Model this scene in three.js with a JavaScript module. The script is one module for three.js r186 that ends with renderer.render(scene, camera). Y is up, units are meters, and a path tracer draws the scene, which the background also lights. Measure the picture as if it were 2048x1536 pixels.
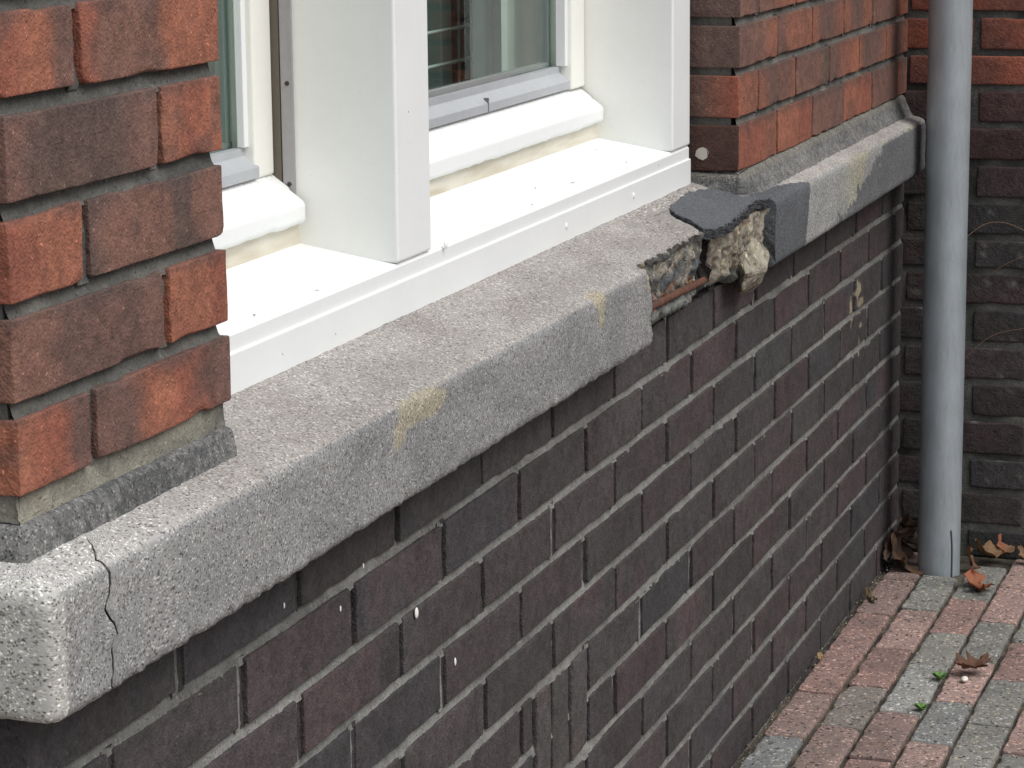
import * as THREE from 'three';
import { mergeGeometries } from 'three/addons/utils/BufferGeometryUtils.js';
import { RoundedBoxGeometry } from 'three/addons/geometries/RoundedBoxGeometry.js';

// ---------------------------------------------------------------- camera, sky, sun, exposure
const scene = new THREE.Scene();
const camera = new THREE.PerspectiveCamera(16.26, 4 / 3, 0.05, 300);
camera.position.set(-1.7857, 0.59597, 0.82369);
camera.quaternion.setFromRotationMatrix(new THREE.Matrix4().makeBasis(
  new THREE.Vector3(0.319887, -0.009687, 0.947406), new THREE.Vector3(0.187848, 0.980746, -0.053398), new THREE.Vector3(-0.928647, 0.19505, 0.315547)));
const renderer = new THREE.WebGLRenderer({ antialias: true });
renderer.setSize(1024, 768);
renderer.toneMapping = THREE.LinearToneMapping;
renderer.toneMappingExposure = 1.65;
renderer.shadowMap.enabled = true;

// overcast sky: brighter overhead, softly clouded
{
  const W = 512, H = 256, d = new Float32Array(W * H * 4);
  for (let j = 0; j < H; j++) for (let i = 0; i < W; i++) {
    const el = ((j + .5) / H - .5) * Math.PI, az = (i + .5) / W * 2 * Math.PI, s = Math.sin(el);
    const n = .08 * Math.sin(3 * az + 5 * el) * Math.cos(el) + .06 * Math.sin(7 * az - 9 * el + 1.3) * Math.cos(el);
    let L = s > 0 ? .20 + .86 * s : .12;
    L *= 1 + n;
    const o = (j * W + i) * 4;
    d[o] = L * .95; d[o + 1] = L * 1.0; d[o + 2] = L * 1.07; d[o + 3] = 1;
  }
  const t = new THREE.DataTexture(d, W, H, THREE.RGBAFormat, THREE.FloatType);
  t.mapping = THREE.EquirectangularReflectionMapping; t.magFilter = t.minFilter = THREE.LinearFilter; t.wrapS = THREE.RepeatWrapping; t.needsUpdate = true;
  scene.background = t; scene.environment = t;
}
const sun = new THREE.DirectionalLight(new THREE.Color(1, .97, .925), 1.5);
sun.position.set(.2, 4.9, 3.7); sun.target.position.set(1, 0, 0);
sun.castShadow = true; sun.shadow.radius = 75; sun.shadow.mapSize.set(2048, 2048);
Object.assign(sun.shadow.camera, { left: -4, right: 4, top: 4, bottom: -4, near: .1, far: 20 });
scene.add(sun, sun.target);

// ---------------------------------------------------------------- noise
const hash = (x, y, z) => { let h = Math.imul(x, 374761393) ^ Math.imul(y, 668265263) ^ Math.imul(z, 2147483647 ^ 0x5bd1e995); h = Math.imul(h ^ (h >>> 13), 1274126177); h ^= h >>> 16; return (h >>> 0) / 4294967296; };
const sm = (t) => t * t * (3 - 2 * t);
function N3(x, y, z) {
  const i = Math.floor(x), j = Math.floor(y), k = Math.floor(z), u = sm(x - i), v = sm(y - j), w = sm(z - k);
  const l = (a, b, t) => a + (b - a) * t;
  return l(l(l(hash(i, j, k), hash(i + 1, j, k), u), l(hash(i, j + 1, k), hash(i + 1, j + 1, k), u), v),
    l(l(hash(i, j, k + 1), hash(i + 1, j, k + 1), u), l(hash(i, j + 1, k + 1), hash(i + 1, j + 1, k + 1), u), v), w);
}
const fbm = (x, y, z, o = 3) => { let a = .5, s = 0, t = 0; for (let i = 0; i < o; i++) { s += a * N3(x, y, z); t += a; a *= .5; x *= 2.03; y *= 2.03; z *= 2.03; } return s / t; };
function rng(seed) { let s = seed >>> 0; return () => { s = (s + 0x6d2b79f5) >>> 0; let t = Math.imul(s ^ (s >>> 15), 1 | s); t = (t + Math.imul(t ^ (t >>> 7), 61 | t)) ^ t; return ((t ^ (t >>> 14)) >>> 0) / 4294967296; }; }
const clamp = (v, a, b) => Math.min(b, Math.max(a, v));
const lerp = (a, b, t) => a + (b - a) * t;
const mix3 = (a, b, t) => [lerp(a[0], b[0], t), lerp(a[1], b[1], t), lerp(a[2], b[2], t)];
const sstep = (a, b, x) => sm(clamp((x - a) / (b - a), 0, 1));

// ---------------------------------------------------------------- textures: fine grain only, mean value .4 linear, vertex colours carry the colour
const lin2srgb = (v) => { v = clamp(v, 0, 1); return 255 * (v <= .0031308 ? v * 12.92 : 1.055 * Math.pow(v, 1 / 2.4) - .055); };
function tileNoise(S, cells, seed) {              // periodic value noise
  const g = new Float32Array(cells * cells), r = rng(seed); for (let i = 0; i < g.length; i++) g[i] = r();
  return (x, y) => { const fx = x / S * cells, fy = y / S * cells, i = Math.floor(fx) % cells, j = Math.floor(fy) % cells, u = sm(fx - Math.floor(fx)), v = sm(fy - Math.floor(fy)), i1 = (i + 1) % cells, j1 = (j + 1) % cells;
    return lerp(lerp(g[j * cells + i], g[j * cells + i1], u), lerp(g[j1 * cells + i], g[j1 * cells + i1], u), v); };
}
class Tile {                                       // rgb + height field with wrap-round
  constructor(S, metres) { this.S = S; this.m = metres; this.c = new Float32Array(S * S * 3).fill(.4); this.h = new Float32Array(S * S).fill(.5); }
  fbm(list, ka, kh) { const S = this.S, ns = list.map(([c, w, s]) => [tileNoise(S, c, s), w]); let tot = 0; for (const n of ns) tot += n[1];
    for (let y = 0; y < S; y++) for (let x = 0; x < S; x++) { let v = 0; for (const n of ns) v += n[0](x, y) * n[1]; v = v / tot - .5; const i = y * S + x; for (let k = 0; k < 3; k++) this.c[i * 3 + k] *= 1 + ka * v; this.h[i] += kh * v; } return this; }
  discs(n, seed, rad, pick, soft = .7) {           // pick(random) -> {c:[r,g,b] or null, m: multiply, h: height}
    const S = this.S, r = rng(seed), px = S / this.m;
    for (let q = 0; q < n; q++) {
      const cx = r() * S, cy = r() * S, R = rad(r) * px, e = .65 + .7 * r(), th = r() * 3.14, ct = Math.cos(th), st = Math.sin(th), P = pick(r), b = Math.ceil(R * 1.5);
      for (let dy = -b; dy <= b; dy++) for (let dx = -b; dx <= b; dx++) {
        const a = (dx * ct + dy * st) / (R * e), bb = (-dx * st + dy * ct) / (R / e), d = Math.sqrt(a * a + bb * bb); if (d > 1) continue;
        const w = d < soft ? 1 : 1 - (d - soft) / (1 - soft), i = ((Math.floor(cy + dy) + 4 * S) % S) * S + (Math.floor(cx + dx) + 4 * S) % S;
        for (let k = 0; k < 3; k++) { const t = P.c ? P.c[k] : this.c[i * 3 + k] * P.m; this.c[i * 3 + k] = lerp(this.c[i * 3 + k], t, w); }
        this.h[i] += P.h * w * (1 - d * d);
      }
    } return this; }
  maps(aniso = 8) { const S = this.S, a = new Uint8Array(S * S * 4), b = new Uint8Array(S * S * 4);
    for (let i = 0; i < S * S; i++) { for (let k = 0; k < 3; k++) a[i * 4 + k] = lin2srgb(this.c[i * 3 + k]); a[i * 4 + 3] = 255; b[i * 4] = b[i * 4 + 1] = b[i * 4 + 2] = 255 * clamp(this.h[i], 0, 1); b[i * 4 + 3] = 255; }
    const mk = (d, srgb) => { const t = new THREE.DataTexture(d, S, S, THREE.RGBAFormat); if (srgb) t.colorSpace = THREE.SRGBColorSpace; t.wrapS = t.wrapT = THREE.RepeatWrapping; t.magFilter = THREE.LinearFilter; t.minFilter = THREE.LinearMipmapLinearFilter; t.generateMipmaps = true; t.anisotropy = aniso; t.repeat.set(1 / this.m, 1 / this.m); t.needsUpdate = true; return t; };
    return { map: mk(a, true), bump: mk(b, false) }; }
}
function mat(tile, rough, bump, extra = {}) { const { map, bump: b } = tile.maps(); return new THREE.MeshStandardMaterial({ map, bumpMap: b, bumpScale: bump, roughness: rough, metalness: 0, vertexColors: true, ...extra }); }
const K = 1 / .4;                                  // vertex colour = albedo * K

const brickTile = new Tile(1024, .5).fbm([[12, .7, 1], [45, 1.1, 2], [110, 1.3, 3], [400, 1.6, 4]], 1.25, .9)
  .discs(9000, 4, (r) => .0003 + .0006 * r(), (r) => ({ m: .55 + .9 * r(), h: (r() - .5) * .4 }), .4).discs(1500, 5, (r) => .0004 + .0009 * r() * r(), () => ({ m: .66, h: -.3 }), .4).discs(1900, 6, (r) => .0005 + .001 * r() * r(), (r) => ({ m: 1.6 + 1.1 * r(), h: .2 }), .5)
  .discs(60, 7, (r) => .0008 + .0016 * r() * r(), (r) => ({ m: .6, h: -.4 }), .4);
const M_red = mat(brickTile, .92, .0018);
const darkTile = new Tile(1024, .5).fbm([[10, .7, 11], [40, 1.1, 12], [110, 1.3, 13], [420, 1.7, 14]], 1.75, 1.0)
  .discs(8000, 14, (r) => .0003 + .0006 * r(), (r) => ({ m: .55 + .95 * r(), h: (r() - .5) * .4 }), .4).discs(1200, 15, (r) => .0005 + .0012 * r() * r(), () => ({ m: .6, h: -.3 })).discs(1100, 16, (r) => .0005 + .0009 * r() * r(), (r) => ({ m: 1.9 + 2.2 * r(), h: .2 }), .5);
const M_dark = mat(darkTile, .84, .0019);
const mortarTile = new Tile(512, .25).fbm([[16, .7, 21], [60, .9, 22], [200, 1, 23]], .8, .8)
  .discs(3500, 24, (r) => .0004 + .0009 * r(), (r) => ({ m: .5 + 1.1 * r(), h: r() - .45 }));
const M_mortar = mat(mortarTile, .96, .0016);
const stoneTile = new Tile(1024, .5).fbm([[8, .8, 31], [30, .6, 32], [120, .6, 33]], .35, .3)
  .discs(105000, 34, (r) => .0004 + .0008 * r(), (r) => { const q = r(), v = q < .48 ? .31 + .15 * r() : q < .76 ? .5 + .42 * r() : .09 + .12 * r(); return { c: [v * 1.01, v, v * .98], h: (r() - .4) * .6 }; }, .6);
const M_stone = mat(stoneTile, .95, .0013);
const roughTile = new Tile(1024, .5).fbm([[10, .8, 36], [40, .8, 37], [160, .8, 38]], .9, .8)
  .discs(3600, 39, (r) => .0012 + .0058 * r() * r(), (r) => { const v = .14 + .6 * r(); return { c: [v * 1.05, v, v * .88], h: (r() - .35) * .6 }; }, .6);
const M_rough = mat(roughTile, .97, .003);
const paverTile = new Tile(1024, .5).fbm([[10, .7, 41], [50, .8, 42], [220, .9, 43]], .45, .4)
  .discs(11000, 44, (r) => .001 + .003 * r() * r(), (r) => { const q = r(), v = q < .45 ? .32 + .2 * r() : q < .78 ? .62 + .38 * r() : .06 + .12 * r(), w = r() < .35 ? .12 : 0; return { c: [v * (1 + w), v, v * (1 - 1.6 * w)], h: (r() - .35) * .6 }; }, .7);
const M_paver = mat(paverTile, .93, .0028);
const paintTile = new Tile(512, .25).fbm([[5, 1, 51], [30, .5, 52], [160, .35, 53]], .06, .35).discs(70, 54, (r) => .0003 + .0006 * r() * r(), (r) => ({ m: .72, h: .1 }), .3);
for (let x = 0; x < 512; x++) { const r = hash(x >> 1, 7, 3) - .5; for (let y = 0; y < 512; y++) paintTile.h[y * 512 + x] += r * .07; }
const M_paint = mat(paintTile, .42, .00035);
const plainTile = new Tile(256, .25).fbm([[9, 1, 61], [40, .7, 62], [120, .5, 63]], .18, .3);
const M_plain = mat(plainTile, .75, .0004);
const M_alu = new THREE.MeshStandardMaterial({ ...{}, map: M_plain.map, vertexColors: true, roughness: .38, metalness: .25 });
const zincTile = new Tile(512, .25);
{ const a = tileNoise(512, 64, 71), b = tileNoise(512, 160, 72), c = tileNoise(512, 7, 73), e = tileNoise(512, 5, 74);
  for (let y = 0; y < 512; y++) for (let x = 0; x < 512; x++) { const ys = y / 6, v = .4 * (1 + .12 * (a(x, (ys) % 512) - .5) + .12 * (b(x, (ys * 1.0) % 512) - .5) + .12 * (c(x, y) - .5) + .1 * (e(x, y) - .5)); const i = y * 512 + x; zincTile.c[i * 3] = v; zincTile.c[i * 3 + 1] = v; zincTile.c[i * 3 + 2] = v; zincTile.h[i] = .5 + .3 * (c(x, y) - .5); } }
zincTile.discs(260, 75, (r) => .0004 + .001 * r() * r(), (r) => ({ m: r() < .5 ? .7 : 1.2, h: 0 }), .4);
const M_zinc = mat(zincTile, .42, .0006, { metalness: .3 });
const M_leaf = new THREE.MeshStandardMaterial({ map: M_plain.map, vertexColors: true, roughness: .75, side: THREE.DoubleSide });
const M_cloth = new THREE.MeshStandardMaterial({ map: M_plain.map, vertexColors: true, roughness: .95, side: THREE.DoubleSide });
const M_glass = new THREE.MeshPhysicalMaterial({ color: new THREE.Color(.86, .93, .9), transmission: 1, thickness: 0, roughness: .0, ior: 1.36, metalness: 0 });

// ---------------------------------------------------------------- object helpers
const used = {};
function numbered(n) { const k = used[n] = (used[n] ?? -1) + 1; return k ? n + '_' + String(k).padStart(3, '0') : n; }
function shadows(m) { m.castShadow = m.receiveShadow = true; return m; }
function mesh(name, geo, m, parent, extra) { const o = shadows(new THREE.Mesh(geo, m)); o.name = parent === scene ? numbered(name) : name; (parent || scene).add(o); if (extra) Object.assign(o.userData, extra); return o; }
const partCount = new WeakMap();
function part(name, geo, m, parent, pos, extra) {
  const c = partCount.get(parent) || {}; partCount.set(parent, c); const k = c[name] = (c[name] ?? -1) + 1;
  const o = shadows(new THREE.Mesh(geo, m)); o.name = k ? name + '_' + String(k).padStart(3, '0') : name; if (pos) o.position.set(...pos); if (extra) Object.assign(o.userData, extra); parent.add(o); return o;
}
function thing(name, label, category, pos = [0, 0, 0], group) { const o = new THREE.Group(); o.name = numbered(name); o.position.set(...pos); Object.assign(o.userData, { label, category }); if (group) o.userData.group = group; scene.add(o); return o; }
function tint(g, col) {                            // vertex colours from a constant or a function of position
  const p = g.attributes.position, c = new Float32Array(p.count * 3);
  for (let i = 0; i < p.count; i++) { const v = typeof col === 'function' ? col(p.getX(i), p.getY(i), p.getZ(i)) : col; c[i * 3] = v[0] * K; c[i * 3 + 1] = v[1] * K; c[i * 3 + 2] = v[2] * K; }
  g.setAttribute('color', new THREE.BufferAttribute(c, 3)); return g;
}
function boxUV(g, off = [0, 0]) {                  // uv in metres by dominant normal
  const p = g.attributes.position, n = g.attributes.normal, u = new Float32Array(p.count * 2);
  for (let i = 0; i < p.count; i++) { const ax = Math.abs(n.getX(i)), ay = Math.abs(n.getY(i)), az = Math.abs(n.getZ(i)); let a, b;
    if (az >= ax && az >= ay) { a = p.getX(i); b = p.getY(i); } else if (ay >= ax) { a = p.getX(i); b = p.getZ(i); } else { a = p.getZ(i); b = p.getY(i); }
    u[i * 2] = a + off[0]; u[i * 2 + 1] = b + off[1]; }
  g.setAttribute('uv', new THREE.BufferAttribute(u, 2)); return g;
}
function rbox(x0, x1, y0, y1, z0, z1, r, col, seg = 2) {
  const g = new RoundedBoxGeometry(x1 - x0, y1 - y0, z1 - z0, seg, r); g.translate((x0 + x1) / 2, (y0 + y1) / 2, (z0 + z1) / 2); return tint(boxUV(g, [x0 * .37, y0 * .71]), col);
}
function plainBox(x0, x1, y0, y1, z0, z1, col) { const g = new THREE.BoxGeometry(x1 - x0, y1 - y0, z1 - z0); g.translate((x0 + x1) / 2, (y0 + y1) / 2, (z0 + z1) / 2); return tint(boxUV(g), col); }

// brick with worn, chipped arrises. Local frame: centre of the block, front face at +d/2
function brickGeo({ w, h, d, r = .003, chip = .006, amp = .0009, step = .008, seed = 1, col, faces = 'flrtb' }) {
  const R = rng(seed * 7919 + 13), ou = R() * .5, ov = R() * .5, s1 = R() * 100, s2 = R() * 100;
  const axis = (half) => { const e = Math.min(r * 1.6, half * .4), n = Math.max(1, Math.round((2 * half - 2 * e) / step)), a = [-half, -half + e * .35, -half + e]; for (let i = 1; i < n; i++) a.push(-half + e + (2 * half - 2 * e) * i / n); a.push(half - e, half - e * .35, half); return a; };
  const X = axis(w / 2), Y = axis(h / 2), hz = d / 2; const e = r * 1.6, Z = [-hz, 0, hz - e, hz - e * .35, hz];
  const pos = [], uv = [], idx = [], map = new Map(), wid = [];
  const put = (x, y, z) => {
    const rl = clamp(r * (.45 + 1.1 * N3(x * 60 + s1, y * 60, z * 60)) + chip * Math.max(0, N3(x * 32 + s2, y * 32 + 7, z * 32) - .62) * 2.6, .0006, h * .3);
    const qx = clamp(x, -w / 2 + rl, w / 2 - rl), qy = clamp(y, -h / 2 + rl, h / 2 - rl), qz = Math.min(z, hz - rl);
    let dx = x - qx, dy = y - qy, dz = z - qz; const l = Math.hypot(dx, dy, dz) || 1; dx /= l; dy /= l; dz /= l;
    const disp = amp * ((N3(x * 22 + s2, y * 22, z * 22 + s1) - .5) * 1.6 + (N3(x * 130 + s1, y * 130, z * 130) - .5) * .8);
    const k = rl + disp; return [qx + dx * k, qy + dy * k, qz + dz * k];
  };
  const face = (A, B, f, uvf) => { const base = pos.length / 3; for (const b of B) for (const a of A) { const [x, y, z] = f(a, b), p = put(x, y, z); pos.push(...p); const t = uvf(x, y, z); uv.push(t[0] + ou, t[1] + ov); const key = Math.round(x * 1e5) + ',' + Math.round(y * 1e5) + ',' + Math.round(z * 1e5); if (!map.has(key)) map.set(key, map.size); wid.push(map.get(key)); }
    const n = A.length; for (let j = 0; j < B.length - 1; j++) for (let i = 0; i < n - 1; i++) { const a = base + j * n + i; idx.push(a, a + 1, a + n, a + 1, a + n + 1, a + n); } };
  if (faces.includes('f')) face(X, Y, (a, b) => [a, b, hz], (x, y) => [x, y]);
  if (faces.includes('t')) face(X, [...Z].reverse(), (a, b) => [a, h / 2, b], (x, y, z) => [x, h / 2 + hz - z]);
  if (faces.includes('b')) face(X, Z, (a, b) => [a, -h / 2, b], (x, y, z) => [x, -h / 2 - hz + z]);
  if (faces.includes('l')) face(Z, Y, (a, b) => [-w / 2, b, a], (x, y, z) => [-w / 2 - hz + z, y]);
  if (faces.includes('r')) face([...Z].reverse(), Y, (a, b) => [w / 2, b, a], (x, y, z) => [w / 2 + hz - z, y]);
  const g = new THREE.BufferGeometry(); g.setIndex(idx); g.setAttribute('position', new THREE.Float32BufferAttribute(pos, 3)); g.setAttribute('uv', new THREE.Float32BufferAttribute(uv, 2));
  smoothBy(g, wid, map.size); tint(g, col); return g;
}
function smoothBy(g, wid, count) {                 // smooth normals over coincident vertices
  const p = g.attributes.position.array, ix = g.index.array, acc = new Float32Array(count * 3);
  for (let i = 0; i < ix.length; i += 3) { const a = ix[i] * 3, b = ix[i + 1] * 3, c = ix[i + 2] * 3, ux = p[b] - p[a], uy = p[b + 1] - p[a + 1], uz = p[b + 2] - p[a + 2], vx = p[c] - p[a], vy = p[c + 1] - p[a + 1], vz = p[c + 2] - p[a + 2];
    const nx = uy * vz - uz * vy, ny = uz * vx - ux * vz, nz = ux * vy - uy * vx; for (const q of [ix[i], ix[i + 1], ix[i + 2]]) { const w = wid[q] * 3; acc[w] += nx; acc[w + 1] += ny; acc[w + 2] += nz; } }
  const n = new Float32Array(wid.length * 3); for (let i = 0; i < wid.length; i++) { const w = wid[i] * 3, l = Math.hypot(acc[w], acc[w + 1], acc[w + 2]) || 1; n[i * 3] = acc[w] / l; n[i * 3 + 1] = acc[w + 1] / l; n[i * 3 + 2] = acc[w + 2] / l; }
  g.setAttribute('normal', new THREE.BufferAttribute(n, 3));
}
// height-field sheet in the xy plane: z(x, y)
function sheet(x0, x1, y0, y1, nx, ny, zf, col, uvo = [0, 0]) {
  const pos = [], uv = [], idx = []; for (let j = 0; j <= ny; j++) for (let i = 0; i <= nx; i++) { const x = lerp(x0, x1, i / nx), y = lerp(y0, y1, j / ny); pos.push(x, y, zf(x, y)); uv.push(x + uvo[0], y + uvo[1]); }
  for (let j = 0; j < ny; j++) for (let i = 0; i < nx; i++) { const a = j * (nx + 1) + i; idx.push(a, a + 1, a + nx + 1, a + 1, a + nx + 2, a + nx + 1); }
  const g = new THREE.BufferGeometry(); g.setIndex(idx); g.setAttribute('position', new THREE.Float32BufferAttribute(pos, 3)); g.setAttribute('uv', new THREE.Float32BufferAttribute(uv, 2)); g.computeVertexNormals(); return tint(g, col);
}
const jit = (c, r, k) => { const a = 1 + (r() - .5) * k; return [c[0] * a * (1 + (r() - .5) * k * .12), c[1] * a, c[2] * a * (1 + (r() - .5) * k * .12)]; };

// ---------------------------------------------------------------- dark brick plinth wall (face z = 0)
const CH = .0611, GY = -.6, CX = 2.715;            // course height, ground level, inner corner
const DARKS = [[.046, .038, .039], [.048, .038, .040], [.044, .038, .039], [.050, .038, .040], [.045, .039, .039], [.041, .037, .039], [.048, .041, .041], [.056, .037, .040]];
const MORTAR = [.20, .195, .18];
{
  const wall = thing('dark_brick_wall', 'low wall of dark purple-brown bricks below the concrete sill', 'brick wall');
  const R = rng(404), gs = [], joints = [];
  const mcol = (x, y, z) => { const n = fbm(x * 9, y * 30, 3, 2), m = fbm(x * 60, y * 60, 9, 2); return mix3([.10, .10, .092], [.225, .22, .203], clamp(.1 + .9 * n + .5 * (m - .5), 0, 1)); };
  const VENT = [.703, .887], stains = [[2.335, -.088, .02, .016], [2.35, -.112, .022, .015], [2.285, -.113, .012, .024], [2.358, -.148, .018, .007], [2.35, -.18, .006, .018]];
  for (let n = 0; n <= 10; n++) {
    const yt = -(n - 1) * CH - .005, yb = -n * CH + .005, cy = (yt + yb) / 2, hh = yt - yb;
    let xs = []; const off = n % 2 ? 0 : .11;
    for (let x = -.44 + off; x < CX + .2; x += .22) xs.push(x + (R() - .5) * .008);
    xs = xs.filter((x) => x > -.27 && x < CX - .04); xs.unshift(-.333); xs.push(CX + .004);
    if (n === 5 || n === 6) { xs = xs.filter((x) => x < VENT[0] - .02 || x > VENT[1] + .02); xs.push(VENT[0], VENT[1]); xs.sort((a, b) => a - b); }
    for (let i = 0; i < xs.length - 1; i++) {
      if ((n === 5 || n === 6) && xs[i] === VENT[0]) continue;
      const jw = .0118 + R() * R() * .007, xa = xs[i] + (i ? jw / 2 : 0), xb = xs[i + 1] - jw / 2, w = xb - xa, h = hh + (R() - .5) * .002;
      const base = jit(DARKS[Math.floor(R() * DARKS.length)], R, .3), alt = jit(DARKS[Math.floor(R() * DARKS.length)], R, .4), sd = n * 100 + i + 1, cx = (xa + xb) / 2, cyj = cy + (R() - .5) * .0016;
      const col = (x, y, z) => { let c = mix3(base, alt, sstep(.42, .62, fbm(x * 9 + sd, y * 16, sd * 1.7, 3)));
        for (const [sx, sy, rx, ry] of stains) { const e = Math.hypot((x + cx - sx) / rx, (y + cyj - sy) / ry) + .9 * (N3((x + cx) * 110, (y + cyj) * 110, 4) - .5); if (e < .95) c = mix3([.27, .225, .15], c, sstep(.7, .95, e)); }
return c; };
      const g = brickGeo({ w, h, d: .03, r: .0015, chip: .006, amp: .0008, step: Math.abs(cx - 2.32) < .16 && cy > -.28 ? .003 : cx < 1.4 ? .006 : .009, seed: sd, col });
      const b = part('brick', g, M_dark, wall, [cx, cyj, -.0155 + (R() - .5) * .0022]); b.rotation.set((R() - .5) * .012, (R() - .5) * .008, (R() - .5) * .008);
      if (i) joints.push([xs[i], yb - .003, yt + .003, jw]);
    }
    // weathered bed joint under this course
    const jy = -n * CH;
    if (jy > GY - .02) gs.push(sheet(-.334, CX, jy - .0085, jy + .0085, 760, 6, (x, y) => { const t = (y - jy) / .0085; return -.0044 - .0022 * t + (fbm(x * 9, jy * 40, 2, 2) - .5) * .003 + (N3(x * 240, y * 240, 5) - .5) * .0014; }, mcol));
  }
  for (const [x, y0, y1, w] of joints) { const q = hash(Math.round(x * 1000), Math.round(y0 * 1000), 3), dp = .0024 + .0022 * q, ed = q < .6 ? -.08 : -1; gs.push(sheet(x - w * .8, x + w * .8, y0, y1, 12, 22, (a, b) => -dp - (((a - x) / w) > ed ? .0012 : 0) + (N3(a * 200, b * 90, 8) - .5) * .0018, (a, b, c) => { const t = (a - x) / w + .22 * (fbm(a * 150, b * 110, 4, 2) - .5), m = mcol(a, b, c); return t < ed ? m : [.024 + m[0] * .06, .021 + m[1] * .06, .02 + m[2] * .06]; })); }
  // three standing headers with open slits: an air vent
  const vx = [.703, .760, .824, .887];
  for (let i = 0; i < 3; i++) { const xa = vx[i] + (i === 2 ? .003 : .0055), xb = vx[i + 1] - (i === 1 ? .003 : .0055); const c = jit([.058, .052, .05], R, .2), c2 = jit([.066, .05, .05], R, .2);
    part('brick', brickGeo({ w: xb - xa, h: 2 * CH - .012, d: .03, r: .0025, chip: .006, step: .006, seed: 900 + i, col: (x, y) => mix3(c, c2, sstep(.4, .6, fbm(x * 12, y * 12, i * 3, 3))) }), M_dark, wall, [(xa + xb) / 2, -5 * CH, -.0155 + [.001, -.0006, .0008][i]], { label: 'standing brick of the slotted air vent' }); }
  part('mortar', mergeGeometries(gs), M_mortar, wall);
  part('core', mergeGeometries([plainBox(-.325, .75, -.72, .061, -.27, -.013, [.05, .05, .05]), plainBox(.75, .845, -.72, -.375, -.27, -.013, [.05, .05, .05]), plainBox(.75, .845, -.235, .061, -.27, -.013, [.05, .05, .05]), plainBox(.75, .845, -.375, -.235, -.27, -.12, [.02, .02, .02]), plainBox(.845, CX + .25, -.72, .061, -.27, -.013, [.05, .05, .05])]), M_plain, wall);
  // paint flecks
  const fl = [[.365, -.068, .0042], [.463, -.142, .0032], [.19, -.016, .0022], [.076, .018, .002], [.242, .007, .002]];
  fl.forEach(([x, y, r], i) => { const g = new THREE.IcosahedronGeometry(r, 1); g.scale(i ? .6 : .9, 1.25, .35); part('paint_fleck', tint(boxUV(g), [.75, .74, .7]), M_plain, wall, [x, y, .0012], { label: 'fleck of white paint' }); });
}

// ---------------------------------------------------------------- red brick: pier at the left, wall at the right
const RY = [.198, .2527, .316, .379, .4435, .507, .5705, .634, .6975, .761, .8245, .888, .9515, 1.015];   // joint centres (first = underside of lowest course)
const O = [.27, .098, .058], OB = [.22, .085, .054], PB = [.14, .073, .057], DB = [.095, .058, .047], BR = [.17, .084, .062], RD = [.225, .074, .046];
function redCol(stops, sd, amt = .9) {              // colour along the brick, broken up by firing patches
  return (w) => (x, y) => { const t = clamp(x / w + .5 + (fbm(x * 14, y * 18, sd, 3) - .5) * .5, 0, 1) * (stops.length - 1), i = Math.min(stops.length - 2, Math.floor(t)); let c = mix3(stops[i], stops[i + 1], sm(clamp((t - i - .2) / .6, 0, 1)));
    const dk = sstep(.56, .74, fbm(x * 17 + sd, y * 24, sd * 3.1, 3)); c = mix3(c, [.085, .05, .04], dk * .6 * amt); const so = sstep(.0, .012, y - .0165 + (fbm(x * 30, y * 60, sd, 3) - .5) * .016); c = mix3(c, [.06, .045, .04], so * .55); const lt = sstep(.56, .72, fbm(x * 13 - sd, y * 20, sd * 5.3, 2)); return mix3(c, [c[0] * 1.2, c[1] * 1.2, c[2] * 1.15], lt * amt); };
}
const redMortar = (x, y, z) => { const n = fbm(x * 14, y * 40, z * 40, 3); return mix3([.055, .054, .049], [.135, .13, .116], clamp(n * 1.5 - .25, 0, 1)); };
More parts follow.
